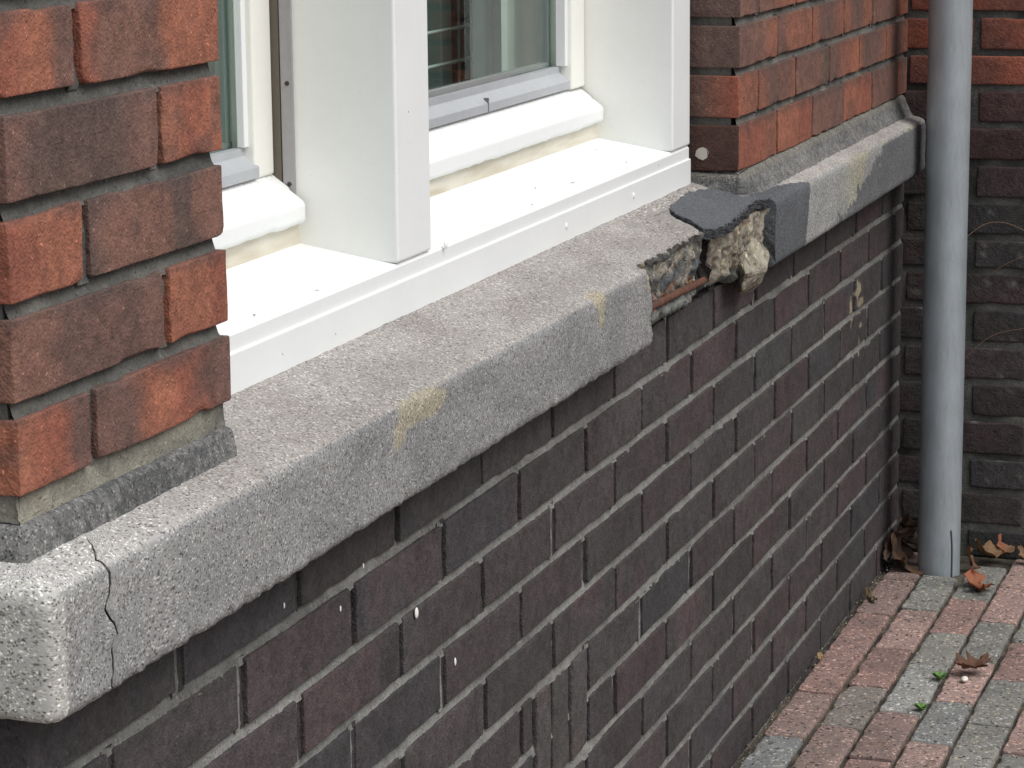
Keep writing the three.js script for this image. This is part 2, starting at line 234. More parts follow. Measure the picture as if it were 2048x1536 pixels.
{
  const pier = thing('red_brick_pier', 'orange-red brick pier left of the white window with deep raked joints', 'brick pier');
  const X0 = -.3247, X1 = -.0062, R = rng(77), MX = [-.2235, -.1065, -.2215, -.1085, -.2235];
  const cols = { '0,0': [O, RD, PB], '0,1': [PB, O, RD, PB], '1,0': [BR, PB, PB], '1,1': [O, O, RD], '2,0': [RD, O, O], '2,1': [DB, BR, DB, BR], '3,0': [PB, DB, DB, PB], '3,1': [OB, RD, O], '4,0': [RD, O, PB], '4,1': [RD, BR, O, O] };
  const far = [], gs = [];
  for (let k = 0; k < RY.length - 1; k++) {
    const y0 = RY[k] + (k ? .0053 : 0), y1 = RY[k + 1] - .0053, mx = MX[k % 2 === 0 ? (k < 5 ? k : 0) : (k < 5 ? k : 1)], cy = (y0 + y1) / 2;
    const spans = [[X0, mx - .005], [mx + .005, X1]];
    spans.forEach(([a, b], i) => { const w = b - a, sd = 30 + k * 7 + i, st = cols[k + ',' + i] || [[O, PB, O], [BR, DB, PB], [RD, O, BR]][Math.floor(R() * 3)], cf = redCol(st, sd)(w), shift = (R() - .5) * .003;
      const g = brickGeo({ w: w + (i ? shift : 0), h: y1 - y0 + (R() - .5) * .0016, d: .1, r: .0014, chip: .009, amp: .0006, step: .0045, seed: sd, col: (x, y, z) => cf(i === 0 && x < -w / 2 + .003 ? -w / 2 + (z - .05) * -1 * 0 : x, y) });
      const p = [(a + b) / 2 + (i ? shift / 2 : 0), cy, -.0505 + (R() - .5) * .0016];
      if (k < 7) part('brick', g, M_red, pier, p); else { g.translate(...p); far.push(g); } });
    // return face of the same course, running back from the corner
    const len = k % 2 === 0 ? .11 : 0; for (let z = -.1 - .01 - (k % 2 ? 0 : .11 - .0), q = 0; z > -.75; z -= .22, q++) { const zz = z, L = q === 0 && k % 2 === 0 ? 0 : 0; const g = brickGeo({ w: .21, h: y1 - y0, d: .05, seed: 300 + k * 9 + q, step: .012, col: redCol([OB, O, PB], 300 + k * 9 + q)(.21) }); g.rotateY(-Math.PI / 2); g.translate(X0 + .025, cy, zz - .105); far.push(g); if (q === 0 && k % 2 === 0) { const g2 = brickGeo({ w: .1, h: y1 - y0, d: .05, seed: 400 + k, step: .01, col: redCol([O, RD], 400 + k)(.1) }); g2.rotateY(-Math.PI / 2); g2.translate(X0 + .025, cy, -.16); far.push(g2); } }
    if (k) gs.push(sheet(X0 + .0035, X1 - .0085, RY[k] - .009, RY[k] + .009, 90, 8, (x, y) => { const t = (y - RY[k]) / .009; return -.0068 - .0025 * t + (fbm(x * 40, y * 40, k, 3) - .5) * .0035 + (t < -.35 ? .0008 * N3(x * 60, k, 2) : 0); }, redMortar));
    gs.push(sheet(mx - .008, mx + .008, y0 - .003, y1 + .003, 6, 14, (x, y) => -.006 + (N3(x * 120, y * 120, k) - .5) * .004, redMortar));
  }
  const sidef = (x) => { const g = plainBox(X0 + .004, X1 - .008, .198, 1.03, -.12, -.0095, (a, b, c) => redMortar(a, b, c)); return g; };
  part('mortar', mergeGeometries([...gs]), M_mortar, pier);
  part('core', mergeGeometries([sidef(), plainBox(X0 + .01, .05, .19, 1.03, -.9, -.205, [.07, .07, .065]), plainBox(X0 + .01, X1 - .009, .19, 1.03, -.205, -.12, [.07, .07, .065]), plainBox(X0 + .004, .05, 1.03, 2.6, -.9, -.002, [.2, .08, .05])]), M_mortar, pier);
  part('upper_bricks', mergeGeometries(far), M_red, pier, null, { kind: 'stuff' });
}
{
  const wall = thing('red_brick_wall', 'red-brown brick wall between the white window and the grey downpipe', 'brick wall');
  const X0 = 1.548, R = rng(88), gs = [], far = [];
  for (let k = 0; k < RY.length - 1; k++) {
    const y0 = (k ? RY[k] : .1885) + (k ? .0053 : 0), y1 = RY[k + 1] - .0053, cy = (y0 + y1) / 2; let x = X0, first = k % 2 ? .1 : .21, i = 0;
    while (x < CX) {
      const jw = .009 + R() * .002, L = (i ? .21 : first) + (R() - .5) * .006, xb = Math.min(x + L, CX + .004), w = xb - x; if (w < .02) break;
      const sd = 600 + k * 20 + i, pal = [[O, OB], [OB, PB, OB], [BR, OB], [PB, OB, O], [BR, PB], [O, RD], [BR, BR, DB]][Math.floor(R() * 7)], cf = redCol(k === 0 && i === 0 ? [RD, RD, OB] : k === 1 && i === 0 ? [O, OB] : k === 2 && i === 0 ? [PB, BR, OB] : pal, sd, .6)(w);
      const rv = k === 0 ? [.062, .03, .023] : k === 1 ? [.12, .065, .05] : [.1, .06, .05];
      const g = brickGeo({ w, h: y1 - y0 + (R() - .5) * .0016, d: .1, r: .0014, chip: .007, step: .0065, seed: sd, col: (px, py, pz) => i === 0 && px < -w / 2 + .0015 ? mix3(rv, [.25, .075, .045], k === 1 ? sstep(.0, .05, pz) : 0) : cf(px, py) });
      const p = [(x + xb) / 2, cy, -.0505 + (R() - .5) * .0018]; if (k < 6) part('brick', g, M_red, wall, p); else { g.translate(...p); far.push(g); }
      if (xb < CX - .01) gs.push(sheet(xb + jw / 2 - .008, xb + jw / 2 + .008, y0 - .003, y1 + .003, 6, 14, (a, b) => -.0035 - .003 * R() + (N3(a * 120, b * 120, k) - .5) * .003, redMortar));
      x = xb + jw; i++;
    }
    if (k) gs.push(sheet(X0 + .003, CX, RY[k] - .009, RY[k] + .009, 300, 8, (a, b) => { const t = (b - RY[k]) / .009; return -.0068 - .0028 * t + (fbm(a * 40, b * 40, k, 3) - .5) * .0045; }, (a, b, c) => { const m = redMortar(a, b, c); return [m[0] * 1.35, m[1] * 1.35, m[2] * 1.35]; }));
  }
  part('mortar', mergeGeometries(gs), M_mortar, wall);
  part('core', mergeGeometries([plainBox(X0 + .006, CX + .25, .186, 1.03, -.9, -.0125, redMortar), plainBox(X0 + .004, CX + .25, 1.03, 2.6, -.9, -.002, [.2, .08, .05])]), M_mortar, wall);
  part('upper_bricks', mergeGeometries(far), M_red, wall, null, { kind: 'stuff' });
  const g = new THREE.CylinderGeometry(.0085, .0085, .002, 9); g.rotateZ(Math.PI / 2); const p = g.attributes.position; for (let i = 0; i < p.count; i++) { p.setY(i, p.getY(i) * (1 + .25 * (hash(i, 2, 1) - .5))); p.setZ(i, p.getZ(i) * (1 + .3 * (hash(i % 9, 4, 1) - .5))); }
  part('paint_chip', tint(boxUV(g), [.5, .46, .41]), M_plain, wall, [X0 + .0003, .2115, -.049], { label: 'pale chip on the lowest dark brick of the reveal' });
}

// ---------------------------------------------------------------- wall across the corner, behind the downpipe (face x = CX)
{
  const wall = thing('corner_wall', 'wall behind the downpipe, red bricks above dark ones', 'brick wall');
  const PY = [.505, .443, .3815, .320, .257, .1985, .1365, .074, .010, -.0515, -.11, -.1705, -.236, -.30, -.3645, -.43, -.49, -.554, -.612], R = rng(99), gs = [], far = [];
  const colsP = (k) => PY[k + 1] > .19 ? [[.19, .06, .038], [.22, .066, .038], [.15, .055, .04], [.24, .075, .045]] : PY[k + 1] > .05 ? [[.062, .03, .03], [.05, .03, .03]] : [[.045, .036, .035], [.052, .034, .034], [.038, .035, .034]];
  for (let k = 0; k < PY.length - 1; k++) {
    const y1 = PY[k] - .0058, y0 = PY[k + 1] + .0058, cy = (y0 + y1) / 2; let z = (k % 2 ? .115 : .218) - .22; const c0 = colsP(k);
    if (z > -.05) { z -= .0; } const list = []; for (let a = z - .22; a < 3; a += .22) list.push([Math.max(a, -.013), a + .22]);
    list.filter(([a, b]) => b - a > .03 && b > 0).forEach(([a, b], i) => {
      const jw = .011 + R() * .003, sd = 1000 + k * 30 + i, w = b - a - jw, c = jit(c0[Math.floor(R() * c0.length)], R, .35), c2 = jit(c0[Math.floor(R() * c0.length)], R, .35);
      const near = b < .85; const g = brickGeo({ w, h: y1 - y0 + (R() - .5) * .002, d: .03, r: .003, chip: .007, step: near ? .009 : .04, seed: sd, col: (x, y) => { let q = mix3(c, c2, sstep(.4, .65, fbm(x * 11 + sd, y * 18, sd, 3))); if (PY[k + 1] < .05) { const l = fbm(x * 110, y * 110, sd + 5, 2); if (l > .78) q = mix3(q, [.2, .2, .18], (l - .78) * 4); } return q; } });
      g.rotateY(-Math.PI / 2); const p = [CX + .0155 + (R() - .5) * .002, cy, (a + b) / 2];
      if (near) part('brick', g, PY[k + 1] > .19 ? M_red : M_dark, wall, p); else { g.translate(...p); far.push(g); }
    });
  }
  const m = sheet(-3, .02, -.63, .6, 900, 400, (x, y) => -.0045 + (fbm(x * 30, y * 30, 1, 3) - .5) * .004, (x, y) => mix3([.035, .035, .032], [.125, .123, .11], clamp(fbm(x * 20, y * 20, 6, 3) * 1.8 - .5, 0, 1))); m.rotateY(-Math.PI / 2); m.scale(1, 1, 1); 
  // sheet (x, y, z) -> (-z, y, x) after the turn: mirror to run along +z
  { const p = m.attributes.position; for (let i = 0; i < p.count; i++) p.setXYZ(i, CX - p.getX(i) * -1, p.getY(i), -p.getZ(i)); m.computeVertexNormals(); const n = m.attributes.normal; let flip = n.getX(0) > 0; if (flip) { const ix = m.index.array; for (let i = 0; i < ix.length; i += 3) { const t = ix[i]; ix[i] = ix[i + 1]; ix[i + 1] = t; } m.computeVertexNormals(); } m.userData = {}; }

  part('mortar', m, M_mortar, wall);
  part('core', mergeGeometries([plainBox(CX + .012, CX + .25, -.72, .6, -.012, 3, [.08, .08, .075]), plainBox(CX + .001, CX + .25, .505, 2.6, .0, 3, [.16, .06, .045])]), M_mortar, wall);
  part('far_bricks', mergeGeometries(far), M_red, wall, null, { kind: 'stuff' });
}

// ---------------------------------------------------------------- concrete sill
const topY = (z) => .1595 - .245 * z + (z > .04 ? 9 : 0);
// profile landmarks [outward distance, height] -> resampled polyline with a fixed number of points per run
function runs(list) { const out = []; for (const [pts, n] of list) { const L = [0]; for (let i = 1; i < pts.length; i++) L.push(L[i - 1] + Math.hypot(pts[i][0] - pts[i - 1][0], pts[i][1] - pts[i - 1][1])); for (let q = out.length ? 1 : 0; q <= n; q++) { const s = L[L.length - 1] * q / n; let i = 1; while (i < L.length - 1 && L[i] < s) i++; const t = L[i] > L[i - 1] ? (s - L[i - 1]) / (L[i] - L[i - 1]) : 0; out.push([lerp(pts[i - 1][0], pts[i][0], t), lerp(pts[i - 1][1], pts[i][1], t)]); } } return out; }
const SB = .0625;
const FULL = runs([[[[-.02, SB], [.034, SB]], 8], [[[.034, SB], [.0385, .0645], [.0405, .069]], 4], [[[.0405, .069], [.0405, .136]], 22], [[[.0405, .136], [.0397, .1445], [.0368, .1482], [.029, .1518], [.022, .1535]], 9], [[[.022, .1535], [-.08, .1785]], 24]]);
const SPALL = runs([[[[-.02, SB], [.003, SB]], 8], [[[.003, SB], [.008, .066], [.014, .074]], 4], [[[.014, .074], [.012, .082], [.006, .087], [.009, .096], [.013, .11], [.0195, .14]], 22], [[[.0195, .14], [.0225, .147], [.0235, .1515], [.022, .1535]], 9], [[[.022, .1535], [-.08, .1785]], 24]]);
const CORE = runs([[[[-.02, SB], [.012, SB]], 8], [[[.012, SB], [.018, .066], [.02, .072]], 4], [[[.02, .072], [.026, .136]], 22], [[[.026, .136], [.024, .139], [.02, .141], [.01, .142]], 7], [[[.01, .142], [-.06, .15]], 24]]);
function sweep(stations, prof, disp, col, capA, capB) {   // stations: {c:[x,z], d:[dx,dz], k:(o)=>scale, s}
  const pos = [], uv = [], idx = [], P0 = prof(stations[0]), n = P0.length;
  stations.forEach((st) => { const P = prof(st); let arc = 0; for (let i = 0; i < n; i++) { const a = P[Math.max(0, i - 1)], b = P[Math.min(n - 1, i + 1)]; let tx = b[0] - a[0], ty = b[1] - a[1]; const l = Math.hypot(tx, ty) || 1; const no = ty / l, ny = -tx / l; if (i) arc += Math.hypot(P0[i][0] - P0[i - 1][0], P0[i][1] - P0[i - 1][1]);
      const k = st.k ? st.k : 1; const cx = st.cx ? st.cx(P[i], i) : st.c[0]; let o = P[i][0], y = P[i][1]; const wx = cx + st.d[0] * o * k, wz = st.c[1] + st.d[1] * o * k, e = disp(wx, y, wz, st, i); o += no * e; y += -ny * e * -1 * -1; pos.push(cx + st.d[0] * o * k, P[i][1] + -(ny) * e * -1, st.c[1] + st.d[1] * o * k); uv.push(st.s, arc); } });
  for (let j = 0; j < stations.length - 1; j++) for (let i = 0; i < n - 1; i++) { const a = j * n + i; idx.push(a, a + n, a + 1, a + 1, a + n, a + n + 1); }
  const cap = (j, rev) => { const base = pos.length / 3, o = j * n * 3; let mx = 0, my = 0, mz = 0; for (let i = 0; i < n; i++) { pos.push(pos[o + i * 3], pos[o + i * 3 + 1], pos[o + i * 3 + 2]); mx += pos[o + i * 3] / n; my += pos[o + i * 3 + 1] / n; mz += pos[o + i * 3 + 2] / n; uv.push(pos[o + i * 3 + 2], pos[o + i * 3 + 1]); } pos.push(mx + (rev ? .001 : -.001), my, mz); uv.push(mz, my); for (let i = 0; i < n - 1; i++) rev ? idx.push(base + i + 1, base + i, base + n) : idx.push(base + i, base + i + 1, base + n); };
  if (capA) cap(0, true); if (capB) cap(stations.length - 1, false);
  const g = new THREE.BufferGeometry(); g.setIndex(idx); g.setAttribute('position', new THREE.Float32BufferAttribute(pos, 3)); g.setAttribute('uv', new THREE.Float32BufferAttribute(uv, 2)); g.computeVertexNormals(); return tint(g, col);
}
const stoneDisp = (x, y, z) => (fbm(x * 11, y * 11, z * 11, 2) - .5) * .0016 + (fbm(x * 70, y * 70, z * 70, 2) - .5) * .0012 + (N3(x * 300, y * 300, z * 300) - .5) * .0011;
const patch = (x, y, list, f = 90) => { let m = 0; for (const [a, b, rx, ry] of list) { const e = Math.hypot((x - a) / rx, (y - b) / ry) + 1.1 * (fbm(x * f, y * f, 2.2, 2) - .5); m = Math.max(m, 1 - sstep(.8, .95, e)); } return m; };
function sillCol(x, y, z) {
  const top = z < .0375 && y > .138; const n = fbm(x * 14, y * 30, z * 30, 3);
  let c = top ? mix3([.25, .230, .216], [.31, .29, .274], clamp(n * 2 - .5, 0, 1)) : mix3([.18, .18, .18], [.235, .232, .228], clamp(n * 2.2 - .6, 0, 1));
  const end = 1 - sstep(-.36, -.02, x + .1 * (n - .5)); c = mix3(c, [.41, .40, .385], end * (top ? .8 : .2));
  const v = top ? .148 + (.0375 - z) : y; const pt = patch(x, v, [[.276, .1375, .064, .0165], [.232, .127, .016, .013]], 45); c = mix3(c, [.29, .26, .195], pt * .95);
  const p2 = patch(x, v, [[.80, .146, .024, .014], [.806, .128, .009, .018], [.985, .138, .008, .016]], 90); c = mix3(c, [.32, .28, .2], p2 * .8);
  return c;
}
// angular fracture relief: every cell of a jittered grid is a little tilted plane
function facet(x, y, z, cell, seed) { const gx = Math.floor(x / cell), gy = Math.floor(y / cell); let best = 9, bi = 0, bj = 0; for (let j = -1; j <= 1; j++) for (let i = -1; i <= 1; i++) { const cx = (gx + i + hash(gx + i, gy + j, seed)) * cell, cy = (gy + j + hash(gx + i, gy + j, seed + 1)) * cell, d = (x - cx) ** 2 + (y - cy) ** 2; if (d < best) { best = d; bi = gx + i; bj = gy + j; } }
  const cx = (bi + hash(bi, bj, seed)) * cell, cy = (bj + hash(bi, bj, seed + 1)) * cell; return [(hash(bi, bj, seed + 2) - .5) + ((x - cx) * (hash(bi, bj, seed + 3) - .5) + (y - cy) * (hash(bi, bj, seed + 4) - .5)) / cell * 1.6, hash(bi, bj, seed + 5)]; }
const bnd = (y, z, s) => (N3(s, y * 160, z * 160) - .5) * .012 + (N3(s + 5, y * 45, z * 45) - .5) * .02;
{
  const sill = thing('concrete_sill', 'grey weathered concrete window sill, cracked and broken open along its edge', 'window sill');
  // left crack, main slab, spalled stretch up to the break
  const crackX = (o, y) => (o > .03 ? -.289 + .004 * Math.sin(y * 140) : lerp(-.289, -.24, clamp((.035 - o) / .04, 0, 1))) + (fbm(y * 130, o * 130, 4, 2) - .5) * .014;
  const xs = []; for (let x = -.285; x < 1.30; x += x < .9 ? .0042 : .003) xs.push(x); xs.push(1.3);
  const brk = (P) => .992 + bnd(P[1], P[0], 3) * 1.1 + .10 * (P[1] < .105 ? (P[1] - .085) * .1 : 0);
  const topCrack = (o) => (o > .021 ? 1.276 : o > .006 ? lerp(1.296, 1.276, (o - .006) / .016) : o > -.01 ? lerp(1.308, 1.296, (o + .01) / .016) : o > -.034 ? lerp(1.33, 1.308, clamp((o + .031) / .021, 0, 1)) : 1.56);
  const st = xs.map((x, j) => ({ c: [x, 0], d: [0, 1], s: x, x, cx: (P, i) => { const a = crackX(P[0], P[1]) + .0012, b = (P[1] > .15 ? topCrack(P[0]) : 1.305) + (fbm(P[1] * 150, P[0] * 150, 8, 2) - .5) * .012 - (P[0] < -.034 ? 0 : .02), t = (x + .285) / (1.3 + .285); return t < .06 ? lerp(a, x, t / .06) : t > .94 ? lerp(x, b, (t - .94) / .06) : x; } }));
  const prof = (s) => FULL.map((p, i) => (s.x > brk(p) ? [SPALL[i][0], SPALL[i][1]] : p));
  const disp = (x, y, z, s, i) => { const sp = s.x > brk(FULL[i]) && y < .15; return stoneDisp(x, y, z) + (sp ? (fbm(x * 45, y * 60, z * 45, 3) - .5) * .005 + facet(x, y, z, .013, 61)[0] * .0055 : 0) + (y < .07 ? (N3(x * 90, 3, 1) - .5) * .002 : 0); };
  const spallCol = (x, y, z) => { if (z < .036 && y < .1495 && x > .975 && z > -.03 && (x > 1.012 || z < .032)) { const n = fbm(x * 40, y * 60, 3, 3), m = fbm(x * 90, y * 90, 8, 2); const hf = fbm(x * 220, y * 220, z * 220, 2); let c = y > .138 ? [.1, .098, .09] : mix3([.085, .092, .098], [.25, .225, .185], sstep(.4, .66, n * .7 + hf * .3 + (y > .118 ? .09 : -.05))); if (y < .1 && y > .082) c = mix3(c, [.25, .13, .07], sstep(.45, .6, m)); if (y < .08) c = mix3([.09, .1, .095], [.2, .2, .18], m); if (x < 1.03 && y > .105) c = mix3(c, [.36, .3, .2], .7); return c; } return sillCol(x, y, z); };
  part('slab', sweep(st, prof, disp, spallCol, true, true), M_stone, sill, null, { label: 'long main slab, its edge spalled away at the right end' });
  // rounded corner block left of the crack
  const cs = []; for (let t = 0; t <= 12; t++) { const x = lerp(-.29, -.325, t / 12); cs.push({ c: [x, 0], d: [0, 1], s: x, cx: (P) => { const a = crackX(P[0], P[1]) - .0012; return lerp(a, -.325, t / 12); } }); }
  for (let q = 1; q <= 22; q++) { const th = q / 22 * Math.PI / 2, c = Math.cos(th), s = Math.sin(th), pk = 10; cs.push({ c: [-.325, 0], d: [-s, c], k: 1 / Math.pow(Math.pow(c, pk) + Math.pow(s, pk), 1 / pk), s: -.325 - .066 * q / 22 }); }
  for (let z = -.004; z > -.9; z -= z > -.1 ? .004 : .02) cs.push({ c: [-.325, z], d: [-1, 0], s: -.391 + z });
  part('corner_block', sweep(cs, () => FULL, (x, y, z) => stoneDisp(x, y, z) * 1.2, (x, y, z) => { const c = sillCol(x, y, z), n = fbm(x * 30, y * 30, z * 30, 2); return x < -.35 ? mix3([.33, .322, .30], [.43, .418, .39], n) : c; }, true, true), M_stone, sill, null, { label: 'pale rounded corner block left of the crack' });
  // right slab: slate-dark where freshly broken, pale and lichen-stained further on
  const rx = []; for (let x = 1.585; x <= 2.676; x += .0038) rx.push(x);
  const rst = rx.map((x) => ({ c: [x, 0], d: [0, 1], s: x, cx: (P) => { const a = 1.584 + bnd(P[1], P[0], 7) * .25, t = clamp((x - 1.585) / .05, 0, 1); return lerp(a, x, t); } }));
  const slate = (n) => mix3([.062, .067, .076], [.1, .105, .115], n);
  const rcol = (x, y, z) => {
    const n = fbm(x * 16, y * 30, z * 30, 3), w = (fbm(x * 60, y * 60, z * 60, 2) - .5) * .03; const top = z < .037 && y > .138;
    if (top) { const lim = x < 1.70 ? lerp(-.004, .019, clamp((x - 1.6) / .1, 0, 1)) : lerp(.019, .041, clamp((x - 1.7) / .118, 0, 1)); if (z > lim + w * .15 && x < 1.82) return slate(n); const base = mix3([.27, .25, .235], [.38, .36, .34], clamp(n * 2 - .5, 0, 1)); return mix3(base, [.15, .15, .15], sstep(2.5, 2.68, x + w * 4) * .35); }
    if (x < lerp(1.765, 1.79, (y - .07) / .075) + w * .25) return slate(n);
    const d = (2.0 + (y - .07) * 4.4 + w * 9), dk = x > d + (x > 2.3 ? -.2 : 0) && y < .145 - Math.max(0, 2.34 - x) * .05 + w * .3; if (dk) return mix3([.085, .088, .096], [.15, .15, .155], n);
    const yel = sstep(.5, .62, fbm(x * 12, y * 12, 31, 2)) * sstep(1.98, 2.12, x); return mix3(mix3([.22, .22, .215], [.3, .3, .29], clamp(n * 2 - .5, 0, 1)), [.3, .285, .21], yel * .8);
  };
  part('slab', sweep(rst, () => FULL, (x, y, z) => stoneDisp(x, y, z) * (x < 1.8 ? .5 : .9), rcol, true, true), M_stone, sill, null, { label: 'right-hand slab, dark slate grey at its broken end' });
  // exposed concrete core between the slabs
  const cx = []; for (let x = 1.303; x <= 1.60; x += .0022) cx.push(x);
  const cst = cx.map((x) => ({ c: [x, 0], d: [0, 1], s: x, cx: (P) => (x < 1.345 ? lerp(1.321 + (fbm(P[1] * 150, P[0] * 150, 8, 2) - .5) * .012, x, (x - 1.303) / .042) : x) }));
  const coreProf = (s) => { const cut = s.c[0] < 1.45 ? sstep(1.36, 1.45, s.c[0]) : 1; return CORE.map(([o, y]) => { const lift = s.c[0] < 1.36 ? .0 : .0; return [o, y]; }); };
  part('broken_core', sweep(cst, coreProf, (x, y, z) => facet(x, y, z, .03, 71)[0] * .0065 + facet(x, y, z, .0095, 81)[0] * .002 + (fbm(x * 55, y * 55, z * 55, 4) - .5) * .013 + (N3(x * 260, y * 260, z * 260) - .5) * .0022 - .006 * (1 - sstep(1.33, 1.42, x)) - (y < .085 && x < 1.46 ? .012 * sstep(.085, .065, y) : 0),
    (x, y, z) => { const n = fbm(x * 60, y * 60, z * 60, 3), hf = fbm(x * 190, y * 190, z * 190, 2), q = facet(x, y, z, .026, 71)[1], q2 = facet(x, y, z, .011, 81)[1]; let c = mix3([.13, .115, .09], [.36, .325, .26], clamp(n * .8 + hf * .7 + q * .5 + q2 * .3 - .75, 0, 1)); if (q2 > .86) c = [.15, .11, .085]; if (y < .078 && x < 1.47) c = [.13, .135, .125]; if (x < 1.3265 + (hf - .5) * .01) c = mix3([.022, .02, .018], [.05, .045, .04], hf); return c; }, true, true), M_rough, sill, null, { label: 'beige broken concrete exposed between the slabs' });  // left end coloured near-black: shade inside the crack painted in
  // loose lump hanging in the break
  { const g = new THREE.IcosahedronGeometry(1, 9), p = g.attributes.position, c0 = new THREE.Vector3();
    const PR = rng(31), planes = []; for (let i = 0; i < 17; i++) { const v = new THREE.Vector3(PR() * 2 - 1, PR() * 2 - 1, PR() * 2 - 1).normalize(); planes.push([v, .62 + .3 * PR()]); } planes.push([new THREE.Vector3(-.45, .62, .64).normalize(), .62], [new THREE.Vector3(-.8, -.3, .5).normalize(), .66], [new THREE.Vector3(.1, -.55, .8).normalize(), .7]);
    for (let i = 0; i < p.count; i++) { c0.fromBufferAttribute(p, i).normalize(); let r = 1; for (const [v, h] of planes) { const d = v.dot(c0); if (d > .05) r = Math.min(r, h / d); } const { x, y, z } = c0, k = r * (1 + (fbm(x * 3 + 3, y * 3, z * 3, 3) - .5) * .22 + (N3(x * 14, y * 14, z * 14) - .5) * .05); p.setXYZ(i, x * k * .092, y * k * .036, z * k * .027); }
    g.computeVertexNormals(); const lump = tint(boxUV(g), (x, y, z) => mix3([.11, .1, .08], [.35, .315, .25], clamp(fbm(x * 45, y * 45, z * 45, 3) * 1.5 + fbm(x * 170, y * 170, z * 170, 2) * .8 - .65, 0, 1)));
    const o = part('loose_lump', lump, M_rough, sill, [1.535, .074, .022], { label: 'beige lump of concrete hanging loose in the break' }); o.rotation.set(.1, .15, .12); }
  // slate-grey top plate bridging the break
  { const out = [[1.330, .031], [1.318, .021], [1.310, .01], [1.298, -.006], [1.279, -.021], [1.283, -.028], [1.30, -.032], [1.319, -.034], [1.355, -.0345], [1.395, -.033], [1.43, -.031], [1.469, -.028], [1.505, -.024], [1.548, -.022], [1.575, -.027], [1.592, -.0285], [1.60, -.01], [1.60, .002], [1.56, .005], [1.528, .033], [1.472, .045], [1.36, .036]];
    const sh = new THREE.Shape(); const pts = []; for (let i = 0; i < out.length; i++) { const a = out[i], b = out[(i + 1) % out.length], n = Math.max(2, Math.round(Math.hypot(b[0] - a[0], b[1] - a[1]) / .003)); for (let q = 0; q < n; q++) { const t = q / n, x = lerp(a[0], b[0], t), z = lerp(a[1], b[1], t); pts.push([x + (N3(x * 330, z * 330, 1) - .5) * .002 + (N3(x * 110, z * 110, 5) - .5) * .006, z + (N3(x * 330, z * 330, 9) - .5) * .002 + (N3(x * 110, z * 110, 3) - .5) * .006]); } }
    pts.forEach(([x, z], i) => (i ? sh.lineTo(x, z) : sh.moveTo(x, z)));
    const g = new THREE.ExtrudeGeometry(sh, { depth: .012, bevelEnabled: true, bevelThickness: .001, bevelSize: .0008, bevelSegments: 1, steps: 6 }); g.rotateX(-Math.PI / 2);
    const p = g.attributes.position; for (let i = 0; i < p.count; i++) { const z = p.getZ(i), x0 = p.getX(i), y0 = p.getY(i), ed = y0 < .0115 ? 1 : .3; p.setX(i, x0 + (fbm(x0 * 140, y0 * 260, z * 140, 2) - .5) * .006 * ed); p.setZ(i, z + (fbm(x0 * 140 + 9, y0 * 260, z * 140, 2) - .5) * .006 * ed); p.setY(i, y0 - .0128 + topY(z) + (N3(p.getX(i) * 60, z * 60, 1) - .5) * .001); } g.computeVertexNormals();
    const pl = part('top_plate', tint(boxUV(g), (x, y, z) => { const n = fbm(x * 20, z * 20, 3, 3); return y < topY(z) - .0026 ? [.03, .031, .034] : slate(n); }), M_stone, sill, null, { label: 'slate-grey plate of the sill top, cracked round its left end' }); pl.position.y = .0006; }  // plate edge painted darker than its top for the shade in the crack
  // rusted reinforcing bar
  { const c = new THREE.CatmullRomCurve3([[.97, .0925, .011], [1.08, .0905, .0135], [1.2, .088, .014], [1.32, .0845, .0135], [1.345, .084, .012]].map((a) => new THREE.Vector3(...a))); const g = new THREE.TubeGeometry(c, 120, .0046, 10); const p = g.attributes.position, n = g.attributes.normal; for (let i = 0; i < p.count; i++) { const e = (fbm(p.getX(i) * 160, p.getY(i) * 300, p.getZ(i) * 300, 2) - .5) * .0022; p.setXYZ(i, p.getX(i) + n.getX(i) * e, p.getY(i) + n.getY(i) * e, p.getZ(i) + n.getZ(i) * e); } g.computeVertexNormals();
    part('reinforcing_bar', tint(boxUV(g), (x, y, z) => mix3([.05, .024, .018], [.15, .06, .032], clamp(fbm(x * 130, y * 200, z * 200, 3) * 1.8 - .4, 0, 1))), M_plain, sill, null, { label: 'rusty brown reinforcing bar laid bare' }); }
  // dark upstands (stools) under the brickwork, with the mortar bed on top
  const upcol = (x, y, z) => { const n = fbm(x * 200, y * 200, z * 200, 2), m = fbm(x * 12, y * 30, z * 12 + 5, 3); return mix3([.075, .075, .075], [.21, .206, .198], clamp(n * 1.3 - .25 + (m - .5) * 1.2, 0, 1)); };
  const UP = runs([[[[.006, .150], [.0048, .165], [.0025, .1765], [-.001, .1795], [-.05, .184]], 44]]), BED = runs([[[[-.003, .176], [-.0045, .185], [-.0055, .199]], 10]]);
  const ls = []; for (let x = -.012; x > -.325; x -= .0018) ls.push({ c: [x, 0], d: [0, 1], s: x }); for (let q = 0; q <= 6; q++) { if (q === 3) ls.push({ c: [-.325, 0], d: [-Math.SQRT1_2, Math.SQRT1_2], k: 1.414, s: -.325 }); } for (let z = -.004; z > -.7; z -= .01) ls.push({ c: [-.325, z], d: [-1, 0], s: -.33 + z }); ls.reverse();
  const rough = (x, y, z) => (fbm(x * 160, y * 160, z * 160, 2) - .5) * .001 + (fbm(x * 25, y * 25, z * 25, 2) - .5) * .0014;
  part('upstand', sweep(ls, () => UP, rough, upcol, true, true), M_stone, sill, null, { label: 'blackened upstand under the left brick pier' });
  part('mortar_bed', sweep(ls, () => BED, (x, y, z) => (fbm(x * 50, y * 50, z * 50, 3) - .5) * .004, (x, y, z) => mix3([.10, .098, .085], [.25, .235, .185], clamp(fbm(x * 12, y * 30, z * 12, 3) * 2 - .5, 0, 1)), true, true), M_mortar, sill, null, { label: 'greenish-grey mortar bed under the left brick pier' });
